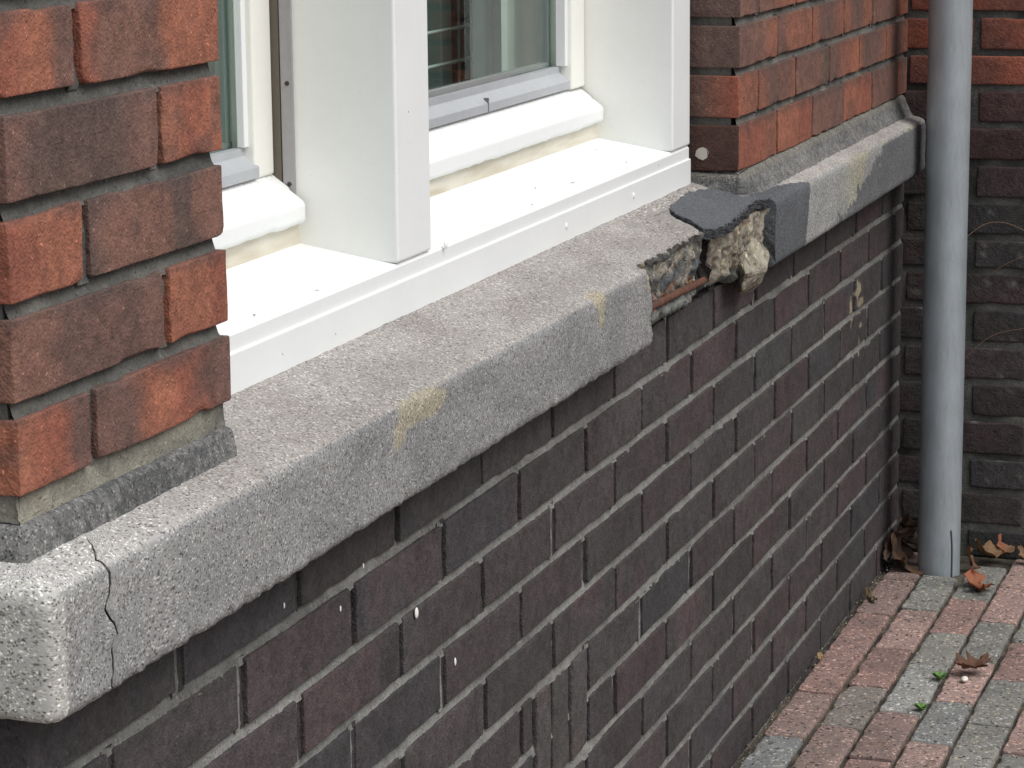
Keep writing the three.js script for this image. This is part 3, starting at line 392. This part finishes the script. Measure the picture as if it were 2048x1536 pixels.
  const UP2 = runs([[[[.016, .153], [.0115, .160], [.006, .172], [.002, .1825], [-.002, .187], [-.05, .189]], 48]]); const us = [];
  for (let z = -.07; z < -.001; z += .0015) us.push({ c: [1.548, z], d: [-1, 0], s: 1.5 + z }); for (let q = 0; q <= 8; q++) { const th = q / 8 * Math.PI / 2; us.push({ c: [1.548, 0], d: [-Math.cos(th), Math.sin(th)], k: 1.1, s: 1.548 }); } for (let x = 1.552; x < 2.69; x += .0022) us.push({ c: [x, 0], d: [0, 1], s: x });
  part('upstand', sweep(us, () => UP2, (x, y, z) => rough(x, y, z) * 1.2, (x, y, z) => { const c = upcol(x, y, z); return y > .178 ? mix3(c, [.19, .17, .13], .35) : c; }, true, true), M_stone, sill, null, { label: 'dark mottled upstand under the right red brick wall' });
  part('core', mergeGeometries([plainBox(-.32, 1.30, SB + .0006, .138, -.2, -.006, [.1, .1, .1]), plainBox(1.30, CX + .2, SB + .0006, .14, -.2, -.006, [.1, .1, .1]), plainBox(-.31, -.012, .12, .1975, -.2, -.008, [.1, .1, .1]), plainBox(1.554, CX + .2, .12, .1855, -.2, -.008, [.1, .1, .1]), plainBox(-.012, 1.554, .13, .165, -.27, -.082, [.1, .1, .1])]), M_plain, sill);
}

// ---------------------------------------------------------------- white timber window
function prism(pts, x0, x1, col, m, nseg = 1) {    // (z, y) outline, extruded along x
  const n = pts.length, pos = [], uv = [], idx = []; let arc = 0;
  for (let i = 0; i < n; i++) { const a = pts[i], b = pts[(i + 1) % n], L = Math.hypot(b[0] - a[0], b[1] - a[1]), base = pos.length / 3; for (let q = 0; q <= nseg; q++) { const x = lerp(x0, x1, q / nseg); pos.push(x, a[1], a[0], x, b[1], b[0]); uv.push(x, arc, x, arc + L); } for (let q = 0; q < nseg; q++) { const k = base + q * 2; idx.push(k, k + 2, k + 1, k + 1, k + 2, k + 3); } arc += L; }
  const tri = THREE.ShapeUtils.triangulateShape(pts.map((p) => new THREE.Vector2(...p)), []); for (const [x, rev] of [[x0, 0], [x1, 1]]) { const base = pos.length / 3; for (const p of pts) { pos.push(x, p[1], p[0]); uv.push(p[0], p[1]); } for (const t of tri) rev ? idx.push(base + t[0], base + t[1], base + t[2]) : idx.push(base + t[2], base + t[1], base + t[0]); }
  let g = new THREE.BufferGeometry(); g.setIndex(idx); g.setAttribute('position', new THREE.Float32BufferAttribute(pos, 3)); g.setAttribute('uv', new THREE.Float32BufferAttribute(uv, 2)); g.computeVertexNormals();
  // outlines are given clockwise or not: make the faces point outwards
  let area = 0; for (let i = 0; i < n; i++) { const a = pts[i], b = pts[(i + 1) % n]; area += a[0] * b[1] - b[0] * a[1]; }
  if (area > 0) { const ix = g.index.array; for (let i = 0; i < ix.length; i += 3) { const t = ix[i]; ix[i] = ix[i + 1]; ix[i + 1] = t; } g.computeVertexNormals(); }
  return tint(g, col);
}
const WHITE = [.80, .81, .80], CREAM = [.83, .82, .755], ALU = [.47, .485, .51];
{
  const win = thing('window', 'white painted timber window with two glazed sashes set above the sill', 'window');
  const grime = (base, f) => (x, y, z) => { const n = fbm(x * 40, y * 90, z * 60, 3), m = N3(x * 420, y * 420, z * 420); return mix3(base, [.5, .43, .3], clamp(f(x, y, z) * (n * 1.6 - .3) + (m > .9 ? .15 * f(x, y, z) : 0), 0, .85)); };
  // bottom rail: facing board below a seam, sloping weathered top
  part('bottom_rail', prism([[-.0625, .2045], [-.0625, .2195], [-.0650, .2225], [-.158, .2385], [-.22, .2385], [-.22, .166], [-.075, .166], [-.075, .2045]], .0, 1.5345, grime(WHITE, (x, y, z) => .0), M_paint), M_paint, win);
  part('facing_board', rbox(.0, 1.535, .172, .2062, -.085, -.0598, .0015, WHITE), M_paint, win);
  for (const [x, y] of [[1.27, .191], [1.005, .19], [.62, .2235]]) { const g = new THREE.SphereGeometry(.0032, 8, 6); g.scale(1, 1.2, .5); part('nail_head', tint(boxUV(g), [.84, .84, .82]), M_paint, win, [x, y, -.0596]); }
  for (const [x, y, z, l] of [[1.31, .2258, -.08, .006], [1.02, .2293, -.1, .004], [1.10, .2262, -.082, .009], [.20, .2248, -.073, .005], [.33, .2246, -.072, .004], [.92, .2244, -.071, .003], [1.36, .2345, -.133, .004]]) { const g = new THREE.IcosahedronGeometry(1, 1); g.scale(l * .6, .0004, .0008); g.rotateY(hash(Math.round(x * 100), 1, 1) * 2 - 1); part('dirt_speck', tint(boxUV(g), [.42, .4, .36]), M_plain, win, [x, y, z]); }
  for (const [x, y] of [[.34, .185], [.225, .188], [1.39, .2135], [.53, .36]]) { const g = new THREE.IcosahedronGeometry(.0008, 1); g.scale(.7, 1.4, .4); part('dirt_speck', tint(boxUV(g), [.3, .28, .25]), M_plain, win, [x, y, y > .2062 ? (y > .3 ? -.0611 : -.0624) : -.0597]); }
  const post = (n, x0, x1, y0 = .2232) => part(n, rbox(x0, x1, y0, 1.5, -.2, -.0612, .0032, (x, y, z) => (z > -.066 ? WHITE : CREAM)), M_paint, win);
  post('mullion', .4975, .5855); post('jamb', 1.4525, 1.5352); post('jamb', .0, .08);
  part('head', rbox(.0, 1.535, 1.46, 1.55, -.199, -.0605, .003, WHITE), M_paint, win);
  // rebate behind the rail, grimy old paint
  const oldp = (x, y, z) => { const n = fbm(x * 14, y * 120, 2, 3), m = N3(x * 300, y * 300, 5); return mix3([.74, .70, .59], [.52, .45, .33], clamp(n * 1.7 - .5 + (m > .88 ? .2 : 0), 0, 1)); };
  part('rebate', mergeGeometries([[.079, .4985], [.5845, 1.4535]].flatMap(([a, b]) => [plainBox(a, b, .234, .2625, -.21, -.1605, [.6, .55, .45]), sheet(a, b, .236, .2622, Math.round((b - a) * 450), 16, (x, y) => -.159 + (fbm(x * 30, y * 60, 2, 2) - .5) * .001, oldp)])), M_paint, win);
  const sash = (x0, x1, stiles, zs, alu, label) => {
    const s = new THREE.Group(); s.name = 'sash'; s.userData.label = label; const c = partCount.get(win) || {}; partCount.set(win, c); const k = c.sash = (c.sash ?? -1) + 1; if (k) s.name += '_00' + k; win.add(s);
    // chunky bottom rail with rounded ends and a slightly ragged painted lower edge
    const raw = [[-.152, .2592], [-.1492, .2622], [-.1490, .2765], [-.1515, .2802], [-.186, .3045], [-.215, .3045], [-.215, .2592]], nx = 420, pos = [], uv = [], idx = [];
    const P = runs([[raw.slice(0, 2), 2], [raw.slice(1, 3), 5], [raw.slice(2, 4), 3], [raw.slice(3, 5), 34], [raw.slice(4, 6), 2], [raw.slice(5, 7), 2], [[raw[6], raw[0]], 4]]), n = P.length;
    for (let i = 0; i <= nx; i++) { const t = i / nx, e = .006, tt = t; let x = lerp(x0, x1, tt); const ed = Math.min(x - x0, x1 - x), in_ = ed < e ? e - Math.sqrt(Math.max(0, e * e - (e - ed) ** 2)) : 0; let arc = 0; for (let q = 0; q < n; q++) { let [z, y] = P[q]; const front = sstep(-.17, -.152, z); z -= in_ * front; y += (y < .266 ? in_ * .7 + (fbm(x * 60, 1, 2, 3) - .5) * .0026 : y > .274 && y < .29 ? -in_ * .5 : 0); if (q) arc += Math.hypot(P[q][0] - P[q - 1][0], P[q][1] - P[q - 1][1]); pos.push(x, y, z); uv.push(x, arc); } }
    for (let i = 0; i < nx; i++) for (let q = 0; q < n - 1; q++) { const a = i * n + q; idx.push(a, a + 1, a + n, a + 1, a + n + 1, a + n); }
    for (const [i, rev] of [[0, 0], [nx, 1]]) { const base = pos.length / 3; let my = 0, mz = 0; for (let q = 0; q < n; q++) { const o = (i * n + q) * 3; pos.push(pos[o], pos[o + 1], pos[o + 2]); uv.push(pos[o + 2], pos[o + 1]); } pos.push(i ? x1 : x0, .278, -.19); uv.push(0, 0); for (let q = 0; q < n - 1; q++) rev ? idx.push(base + q, base + q + 1, base + n) : idx.push(base + q + 1, base + q, base + n); }
    const g = new THREE.BufferGeometry(); g.setIndex(idx); g.setAttribute('position', new THREE.Float32BufferAttribute(pos, 3)); g.setAttribute('uv', new THREE.Float32BufferAttribute(uv, 2)); g.computeVertexNormals();
    { const ix = g.index.array; const nn = g.attributes.normal; if (nn.getZ(4 + n * 100) < 0) { for (let i = 0; i < ix.length; i += 3) { const t = ix[i]; ix[i] = ix[i + 1]; ix[i + 1] = t; } g.computeVertexNormals(); } }
    part('rail', tint(g, (x, y, z) => { const m = N3(x * 620, y * 620, z * 620), d = sstep(.30, .75, m + (y - .3035) * 60) * sstep(.289, .291, y); return mix3(WHITE, [.42, .33, .22], d * .55); }), M_paint, s);
    for (const [a, b] of stiles) part('stile', rbox(a, b, .303, 1.46, -.213, zs, .003, CREAM), M_paint, s);
    part('rail', plainBox(x0, x1, 1.40, 1.459, -.2132, zs - .002, WHITE), M_paint, s);
    // aluminium glazing profile
    part('glazing_profile', prism([[-.1785, .3046], [-.1785, .3142], [-.1795, .3152], [-.1895, .3238], [-.1905, .325], [-.1905, .3322], [-.1985, .3322], [-.1985, .30]], alu[0], alu[1], ALU, 0), M_alu, s);
    const gx0 = stiles[0][1], gx1 = stiles[1][0];
    const bead = [gx1 - .0085, gx1 + .0015]; part('glazing_bead', rbox(bead[0], bead[1], .3325, 1.4, -.1945, zs - .006, .0012, WHITE), M_paint, s);
    const pg = new THREE.BoxGeometry(gx1 - gx0 + .014, 1.08, .004); pg.translate(-(gx1 - gx0) / 2, .318 + .54, 0); const pane = part('glass_pane', pg, M_glass, s, [gx1, 0, -.2005]); pane.rotation.y = -.03; 
    part('spacer_bar', mergeGeometries([plainBox(gx0 - .004, gx1, .325, .3375, -.2125, -.2032, [.25, .25, .25]), plainBox(gx1 - .0125, gx1 - .002, .3378, 1.4, -.2122, -.2034, [.22, .23, .23])]), M_plain, s);
    return s;
  };
  sash(-.002, .4935, [[.02, .06], [.4495, .4925]], -.1805, [.05, .4535], 'left sash beside the brick pier');
  const s2 = sash(.589, 1.449, [[.6, .642], [1.3985, 1.4515]], -.1755, [.63, 1.409], 'right sash showing the dark room and pale curtain');
  part('clip', plainBox(1.089, 1.0912, .3046, .3205, -.1835, -.1779, [.14, .14, .16]), M_plain, s2);
  // metal strip on the mullion, with its screws and the brown seal behind
  const strip = part('metal_strip', rbox(.4945, .4990, .265, 1.45, -.1735, -.1615, .0008, [.36, .345, .35]), M_alu, win);
  for (const y of [.387, .294, .48, .573]) { const g = new THREE.CylinderGeometry(.0022, .0022, .0012, 10); g.rotateZ(Math.PI / 2); part('screw', tint(boxUV(g), [.05, .03, .02]), M_plain, strip, [.4944, y, -.1668]); }
  part('seal', plainBox(.4932, .4985, .262, 1.45, -.2, -.1742, [.13, .11, .085]), M_plain, win);
}

// ---------------------------------------------------------------- the room behind the glass
{
  const st = (n, g) => mesh(n, g, M_plain, scene, { kind: 'structure' });
  st('room_floor', plainBox(-.5, 3.2, -.75, -.6, -3.6, -.275, [.1, .08, .06]));
  st('room_ceiling', plainBox(-.5, 3.2, 1.6, 1.75, -3.6, -.2, [.4, .4, .38]));
  st('room_wall', mergeGeometries([plainBox(-.5, 3.2, -.6, 1.6, -3.75, -3.6, [.16, .14, .12]), plainBox(-.65, -.5, -.75, 1.75, -3.75, -.275, [.16, .14, .12]), plainBox(3.2, 3.35, -.75, 1.75, -3.75, -.275, [.16, .14, .12])]));
  st('lintel', plainBox(-.01, 1.56, 1.55, 2.6, -.9, -.0022, [.2, .08, .05]));
  const curtain = (name, x0, x1, label, z0) => { const nx = 90, pos = [], uv = [], idx = []; for (let j = 0; j <= 1; j++) for (let i = 0; i <= nx; i++) { const x = lerp(x0, x1, i / nx), z = z0 + .010 * Math.sin(i / nx * 17) + .004 * Math.sin(i / nx * 41 + 1); pos.push(x, j ? 1.45 : -.55, z); uv.push(x, j * 2); } for (let i = 0; i < nx; i++) idx.push(i, i + 1, i + nx + 1, i + 1, i + nx + 2, i + nx + 1); const g = new THREE.BufferGeometry(); g.setIndex(idx); g.setAttribute('position', new THREE.Float32BufferAttribute(pos, 3)); g.setAttribute('uv', new THREE.Float32BufferAttribute(uv, 2)); g.computeVertexNormals(); const o = mesh('curtain', tint(g, [.62, .61, .57]), M_cloth, scene, { label, category: 'curtain' }); return o; };
  curtain('curtain', 1.372, 1.62, 'pale grey curtain behind the glass of the right sash', -.262);
  curtain('curtain', .20, .62, 'pale curtain behind the narrow strip of left sash glass', -.265);
  const rack = thing('wire_rack', 'white wire rack standing in the dark room behind the right sash', 'wire rack');
  const bar = (n, a, b, r, c = [.85, .87, .85]) => { const A = new THREE.Vector3(...a), B = new THREE.Vector3(...b), g = new THREE.CylinderGeometry(r, r, A.distanceTo(B), 8); g.applyQuaternion(new THREE.Quaternion().setFromUnitVectors(new THREE.Vector3(0, 1, 0), B.clone().sub(A).normalize())); g.translate(...A.clone().add(B).multiplyScalar(.5).toArray()); part(n, tint(boxUV(g), c), M_plain, rack); };
  part('post', rbox(1.492, 1.522, -.6, 1.3, -.340, -.322, .003, [.9, .94, .92]), M_plain, rack);
  part('post', rbox(1.450, 1.490, -.6, 1.3, -.388, -.366, .003, [.62, .7, .68]), M_plain, rack);
  for (let y = -.52; y < 1.2; y += .0425) bar('wire', [1.2, y + .0005, -.352], [1.9, y + .0005, -.352], .0024);
  bar('wire', [1.487, -.6, -.356], [1.487, 1.3, -.356], .0018, [.4, .4, .38]);
}

// ---------------------------------------------------------------- downpipe
{
  const dp = thing('downpipe', 'grey metal downpipe running down the corner to the paving', 'downpipe', [2.592, GY, .092]);
  const R = .0352, g = new THREE.CylinderGeometry(R, R, 3.2, 72, 220, true), p = g.attributes.position, n = g.attributes.normal, u = g.attributes.uv;
  for (let i = 0; i < p.count; i++) { const x = p.getX(i), y = p.getY(i), z = p.getZ(i), e = (fbm(x * 12, y * 3, z * 12, 2) - .5) * .0012; p.setXYZ(i, x + n.getX(i) * e, y, z + n.getZ(i) * e); u.setXY(i, u.getX(i) * .2212, y); }
  g.computeVertexNormals(); g.translate(0, 1.53, 0); part('pipe', tint(g, (x, y, z) => mix3([.29, .325, .35], [.43, .47, .495], fbm(x * 30, y * 2.2, z * 30, 3))), M_zinc, dp);
  part('inner_wall', tint(boxUV(new THREE.CylinderGeometry(R - .002, R - .002, 3.19, 40, 1, true).translate(0, 1.53, 0)), [.1, .1, .1]), M_plain, dp);
  // seam edge that has come open near the foot
  { const c = new THREE.CatmullRomCurve3([[-.0265, .075, .0237], [-.025, .055, .0253], [-.0243, .03, .026], [-.0243, -.02, .026]].map((a) => new THREE.Vector3(...a))); part('open_seam', tint(boxUV(new THREE.TubeGeometry(c, 20, .0016, 6)), [.06, .065, .07]), M_plain, dp, null, { label: 'dark split at the foot of the pipe' }); }
}

// ---------------------------------------------------------------- paving
{
  const ground = new THREE.PlaneGeometry(120, 120, 1, 1); ground.rotateX(-Math.PI / 2); ground.translate(0, GY - .02, 0);
  mesh('ground', tint(boxUV(ground), [.16, .14, .12]), M_mortar, scene, { kind: 'structure' });
  const pav = new THREE.Group(); pav.name = 'pavement'; pav.userData.kind = 'structure'; scene.add(pav);
  const PK = [.25, .16, .142], PL = [.30, .205, .182], GR = [.205, .198, .18], GB = [.19, .19, .187], BN = [.215, .152, .136], BG = [.185, .16, .145], LG = [.255, .252, .24];
  const rows = [   // z0, z1, joints (x, far to near), colours between them
    [.0085, .0675, [2.70, 2.511, 2.30, 2.087, 1.878, 1.671, 1.47], [BN, BN, PK, PK, BN, GB]],
    [.0735, .1345, [2.545, 2.338, 2.121, 1.926, 1.733, 1.53], [GR, PL, PK, BG, BN]],
    [.139, .2005, [2.64, 2.427, 2.227, 2.05, 1.816, 1.612, 1.4], [GR, PK, GR, LG, BN, PK]],
    [.2045, .2635, [2.7, 2.511, 2.306, 2.09, 1.89, 1.70, 1.49], [PL, PL, GR, PL, GB, PL]],
    [.268, .329, [2.62, 2.41, 2.21, 2.009, 1.80, 1.595, 1.39], [PL, GR, PK, GR, GR, GR]],
    [.333, .395, [2.7, 2.52, 2.31, 2.1, 1.9, 1.69, 1.48, 1.27], [PL, GR, PL, PK, PL, GR, PL]],
    [.399, .461, [2.62, 2.41, 2.21, 2.0, 1.8, 1.59, 1.38], [GR, PL, GR, GR, PK, GR]],
  ];
  const R = rng(505);
  const paver = (w, h, sd, c) => { const c2 = [c[0] * .8, c[1] * .82, c[2] * .82]; const g = brickGeo({ w, h, d: .03, r: .0042, chip: .008, amp: .0014, step: .006, seed: sd, col: (x, y) => mix3(c, c2, sstep(.4, .68, fbm(x * 16 + sd, y * 16, sd, 3))) }); g.rotateX(-Math.PI / 2); return g; };
  let q = 0;
  for (const [z0, z1, xs, cs] of rows) for (let i = 0; i < xs.length - 1; i++) {
    const xa = xs[i + 1] + .0025, xb = xs[i] - .0025, two = z0 > .13 && z0 < .14 && i === 0; const g = paver(xb - xa, z1 - z0 - .0015, 2000 + q++, jit(cs[i], R, .14));
    const o = part('paver', g, M_paver, pav, [(xa + xb) / 2, GY - .0152 + (R() - .5) * .0036, (z0 + z1) / 2 + (R() - .5) * .0015]); o.rotation.set((R() - .5) * .025, (R() - .5) * .012, (R() - .5) * .012);
  }
  // paving beyond the picture: one joined part
  const far = []; const cc = [PK, PL, GR, BG, GB];
  for (let j = 0; j < 40; j++) for (let i = 0; i < 24; i++) { const row = rows[j], z0 = row ? row[0] : .464 + (j - 7) * .0655, z1 = row ? row[1] : z0 + .0605, x1 = row ? row[2][row[2].length - 1] - .0025 - i * .205 : 2.7 - (j % 2) * .1 - i * .205; if (x1 < -2) continue; const g = plainBox(x1 - .2, x1, -.03, 0, z0, z1, jit(cc[Math.floor(R() * 5)], R, .2)); g.translate(0, GY + (R() - .5) * .003, 0); far.push(g); }
  for (const [z0, z1, xs] of rows) if (xs[0] < 2.69 && z0 > .25) far.push(plainBox(xs[0] + .0025, CX - .004, -.03, 0, z0, z1, BN).translate(0, GY - .001, 0));
  part('distant_pavers', mergeGeometries(far), M_paver, pav, null, { kind: 'stuff' });
  // sand and grit in the joints
  part('joint_sand', sheet(1.2, 2.75, -.6, 0, 520, 200, (x, y) => -.0075 + (fbm(x * 40, y * 40, 3, 3) - .5) * .007, (x, y) => mix3([.025, .021, .017], [.10, .082, .06], clamp(fbm(x * 30, y * 30, 9, 3) * 2 - .5, 0, 1))).rotateX(-Math.PI / 2).translate(0, GY, 0), M_mortar, pav, null, { kind: 'stuff' });
  // crumbs of mortar and dirt along the foot of the wall
  const cr = []; for (let i = 0; i < 330; i++) { const x = 1.35 + R() * 1.32, z = .001 + R() * R() * .014, r = .0007 + .0028 * R() * R() * R(); const g = new THREE.IcosahedronGeometry(r, 0); g.rotateX(R() * 6); g.rotateY(R() * 6); g.scale(1 + R(), .8, 1); g.translate(x, GY - .004 + r * .4 + R() * .003, z); const v = R(); cr.push(tint(boxUV(g), v < .16 ? [.36, .33, .27] : v < .5 ? [.17, .13, .09] : [.09, .07, .05])); }
  const grit = mesh('grit', mergeGeometries(cr), M_plain, scene, { kind: 'stuff', label: 'crumbs of mortar and dirt along the wall foot', category: 'grit' });
}

// ---------------------------------------------------------------- leaves, weeds, twigs, pebble
function oakLeaf(L, W, curl, fold, seed, c1, c2, lobes = 3) {
  const nu = 26, nv = 8, R = rng(seed), ph = R() * 6, pos = [], uv = [], idx = [];
  const half = (t) => { const env = Math.pow(Math.sin(Math.PI * Math.min(1, t * .93 + .05)), .75), lb = .5 + .5 * Math.cos(t * Math.PI * 2 * lobes + ph * .1); return W / 2 * env * (.28 + .72 * lb) + .0012; };
  for (const side of [1, -1]) for (let i = 0; i <= nu; i++) for (let j = 0; j <= nv; j++) { const t = i / nu, v = (j / nv * 2 - 1), h = half(t + .02 * (v > 0 ? 1 : -1) * Math.sin(ph)); const x = (t - .5) * L, z = v * h; const y = curl * (t - .45) * (t - .45) * L * .9 + fold * Math.abs(z) * .5 + (fbm(t * 5, v * 2 + seed, seed, 2) - .5) * L * .26 + side * .0004; pos.push(x, y, z); uv.push(x, z); }
  const n = nv + 1, per = (nu + 1) * n; for (let s = 0; s < 2; s++) for (let i = 0; i < nu; i++) for (let j = 0; j < nv; j++) { const a = s * per + i * n + j; s ? idx.push(a, a + n, a + 1, a + 1, a + n, a + n + 1) : idx.push(a, a + 1, a + n, a + 1, a + n + 1, a + n); }
  const g = new THREE.BufferGeometry(); g.setIndex(idx); g.setAttribute('position', new THREE.Float32BufferAttribute(pos, 3)); g.setAttribute('uv', new THREE.Float32BufferAttribute(uv, 2)); g.computeVertexNormals();
  return tint(g, (x, y, z) => mix3(mix3(c1, c2, clamp(fbm(x * 60, z * 60, seed, 3) * 2 - .5, 0, 1)), [c1[0] * .55, c1[1] * .5, c1[2] * .5], Math.abs(z) < .0007 ? .6 : 0));
}
{
  const lf = (p, rot, args, label) => { const o = mesh('fallen_leaf', oakLeaf(...args), M_leaf, scene, { label, category: 'leaf', group: 'dry leaves on the paving' }); o.position.set(...p); o.rotation.set(...rot); return o; };
  const T1 = [.27, .165, .08], T2 = [.17, .09, .042], B1 = [.12, .05, .025], B2 = [.075, .035, .02], OR1 = [.3, .1, .045], OR2 = [.2, .07, .035];
  lf([2.484, GY + .008, .176], [.15, .5, -.05], [.085, .05, .5, .5, 3, OR1, OR2, 2.5], 'orange-brown lobed leaf lying on a grey paver near the pipe');
  lf([2.022, GY + .011, .238], [.25, -.7, .1], [.06, .05, .9, .7, 5, B1, B2, 3], 'dark brown curled leaf on a pink paver');
  lf([2.668, GY + .012, .165], [.7, -1.1, .2], [.07, .05, 1.2, .9, 8, T1, T2, 2], 'tan curled leaf propped against the right side of the pipe foot');
  lf([2.61, GY + .012, .142], [1.3, -1.2, 0], [.06, .03, .8, .4, 9, T2, B1, 2], 'tan leaf hanging into the joint beside the pipe foot');
  lf([2.69, GY + .02, .182], [.4, .9, .3], [.04, .028, .9, .9, 11, OR1, T2, 2], 'small orange-brown leaf on the wall foot right of the pipe');
  lf([2.66, GY + .012, .225], [.3, .9, .2], [.04, .03, .8, .6, 12, T1, T2, 2], 'small tan leaf lying along the foot of the corner wall');
  const dk = [[2.60, .02, .022, .4, .3, .3], [2.63, .035, .03, 1.0, -.8, .5], [2.57, .016, .03, .6, 1.4, .2], [2.655, .018, .045, .3, 2.2, -.4], [2.585, .045, .014, 1.2, .6, .8], [2.64, .055, .02, 1.3, -.3, -.6]];
  const words = ['dark brown leaf at the bottom of the heap in the wall corner', 'brown leaf leaning upright in the heap behind the pipe', 'front leaf of the brown heap in the wall corner', 'brown leaf of the heap touching the pipe', 'tan leaf standing against the dark wall in the corner heap', 'topmost brown leaf of the heap in the wall corner'];
  dk.forEach(([x, y, z, a, b, c], i) => lf([x, GY + y, z], [a, b, c], [.065 + .01 * (i % 3), .045, .9, .7, 20 + i, i % 3 === 2 ? [.12, .06, .026] : [.06, .032, .018], [.04, .022, .014], 2 + i % 2], words[i]));  // heap leaves coloured darker to stand for the shade of the corner
  lf([2.37, GY + .006, .02], [.2, .5, 0], [.05, .016, .5, .4, 31, [.14, .1, .05], [.09, .06, .035], 1], 'narrow brown leaf lying against the wall on the first paver row');
  lf([2.02, GY + .005, .012], [.3, .2, .1], [.022, .012, .6, .5, 33, [.3, .2, .09], [.2, .12, .06], 1], 'tiny tan leaf in the gap between wall and paving');
  const weed = (x, z, s, label) => { const t = thing('weed', label, 'weed', [x, GY, z], 'weeds in the paving joints'); for (let i = 0; i < 8; i++) { const g = new THREE.SphereGeometry(1, 8, 6); g.scale(.0075 * s, .0012, .0038 * s); g.translate(.008 * s, 0, 0); g.rotateZ(.35 + .5 * hash(i, 3, 1)); g.rotateY(i * .83 + hash(i, 9, 2)); part('leaf', tint(boxUV(g), mix3([.06, .14, .03], [.13, .24, .06], hash(i, 5, 5))), M_leaf, t, [0, .002 * (i % 3), 0]); } };
  weed(1.978, .2, 1.0, 'small green weed beside the pink paver with the dark leaf'); weed(1.828, .2, .9, 'small green weed at the corner of a grey and a pink paver');
  { const g = new THREE.IcosahedronGeometry(.0075, 2); g.scale(1.15, .5, .7); const o = mesh('pebble', tint(boxUV(g), [.72, .68, .6]), M_plain, scene, { label: 'white pebble lying in front of the dark brown leaf', category: 'pebble' }); o.position.set(1.985, GY + .003, .235); }
  const twig = (pts, label, r = .0007) => { const c = new THREE.CatmullRomCurve3(pts.map((a) => new THREE.Vector3(...a))); mesh('dry_stem', tint(boxUV(new THREE.TubeGeometry(c, 30, r, 5)), [.16, .1, .065]), M_plain, scene, { label, category: 'stem' }); };
  twig([[2.68, -.05, .108], [2.695, -.026, .142], [2.70, -.024, .171], [2.705, -.04, .21], [2.71, -.07, .25]], 'thin dry stem arching out from the pipe across the corner wall, highest of three', .0008);
  twig([[2.71, -.125, .136], [2.708, -.101, .165], [2.706, -.081, .204], [2.708, -.07, .25]], 'thin dry stem on the corner wall, middle of three', .0006);
  twig([[2.69, -.262, .105], [2.7, -.217, .155], [2.705, -.203, .207], [2.71, -.2, .25]], 'thin dry stem on the corner wall, lowest of three', .0006);
}

renderer.render(scene, camera);
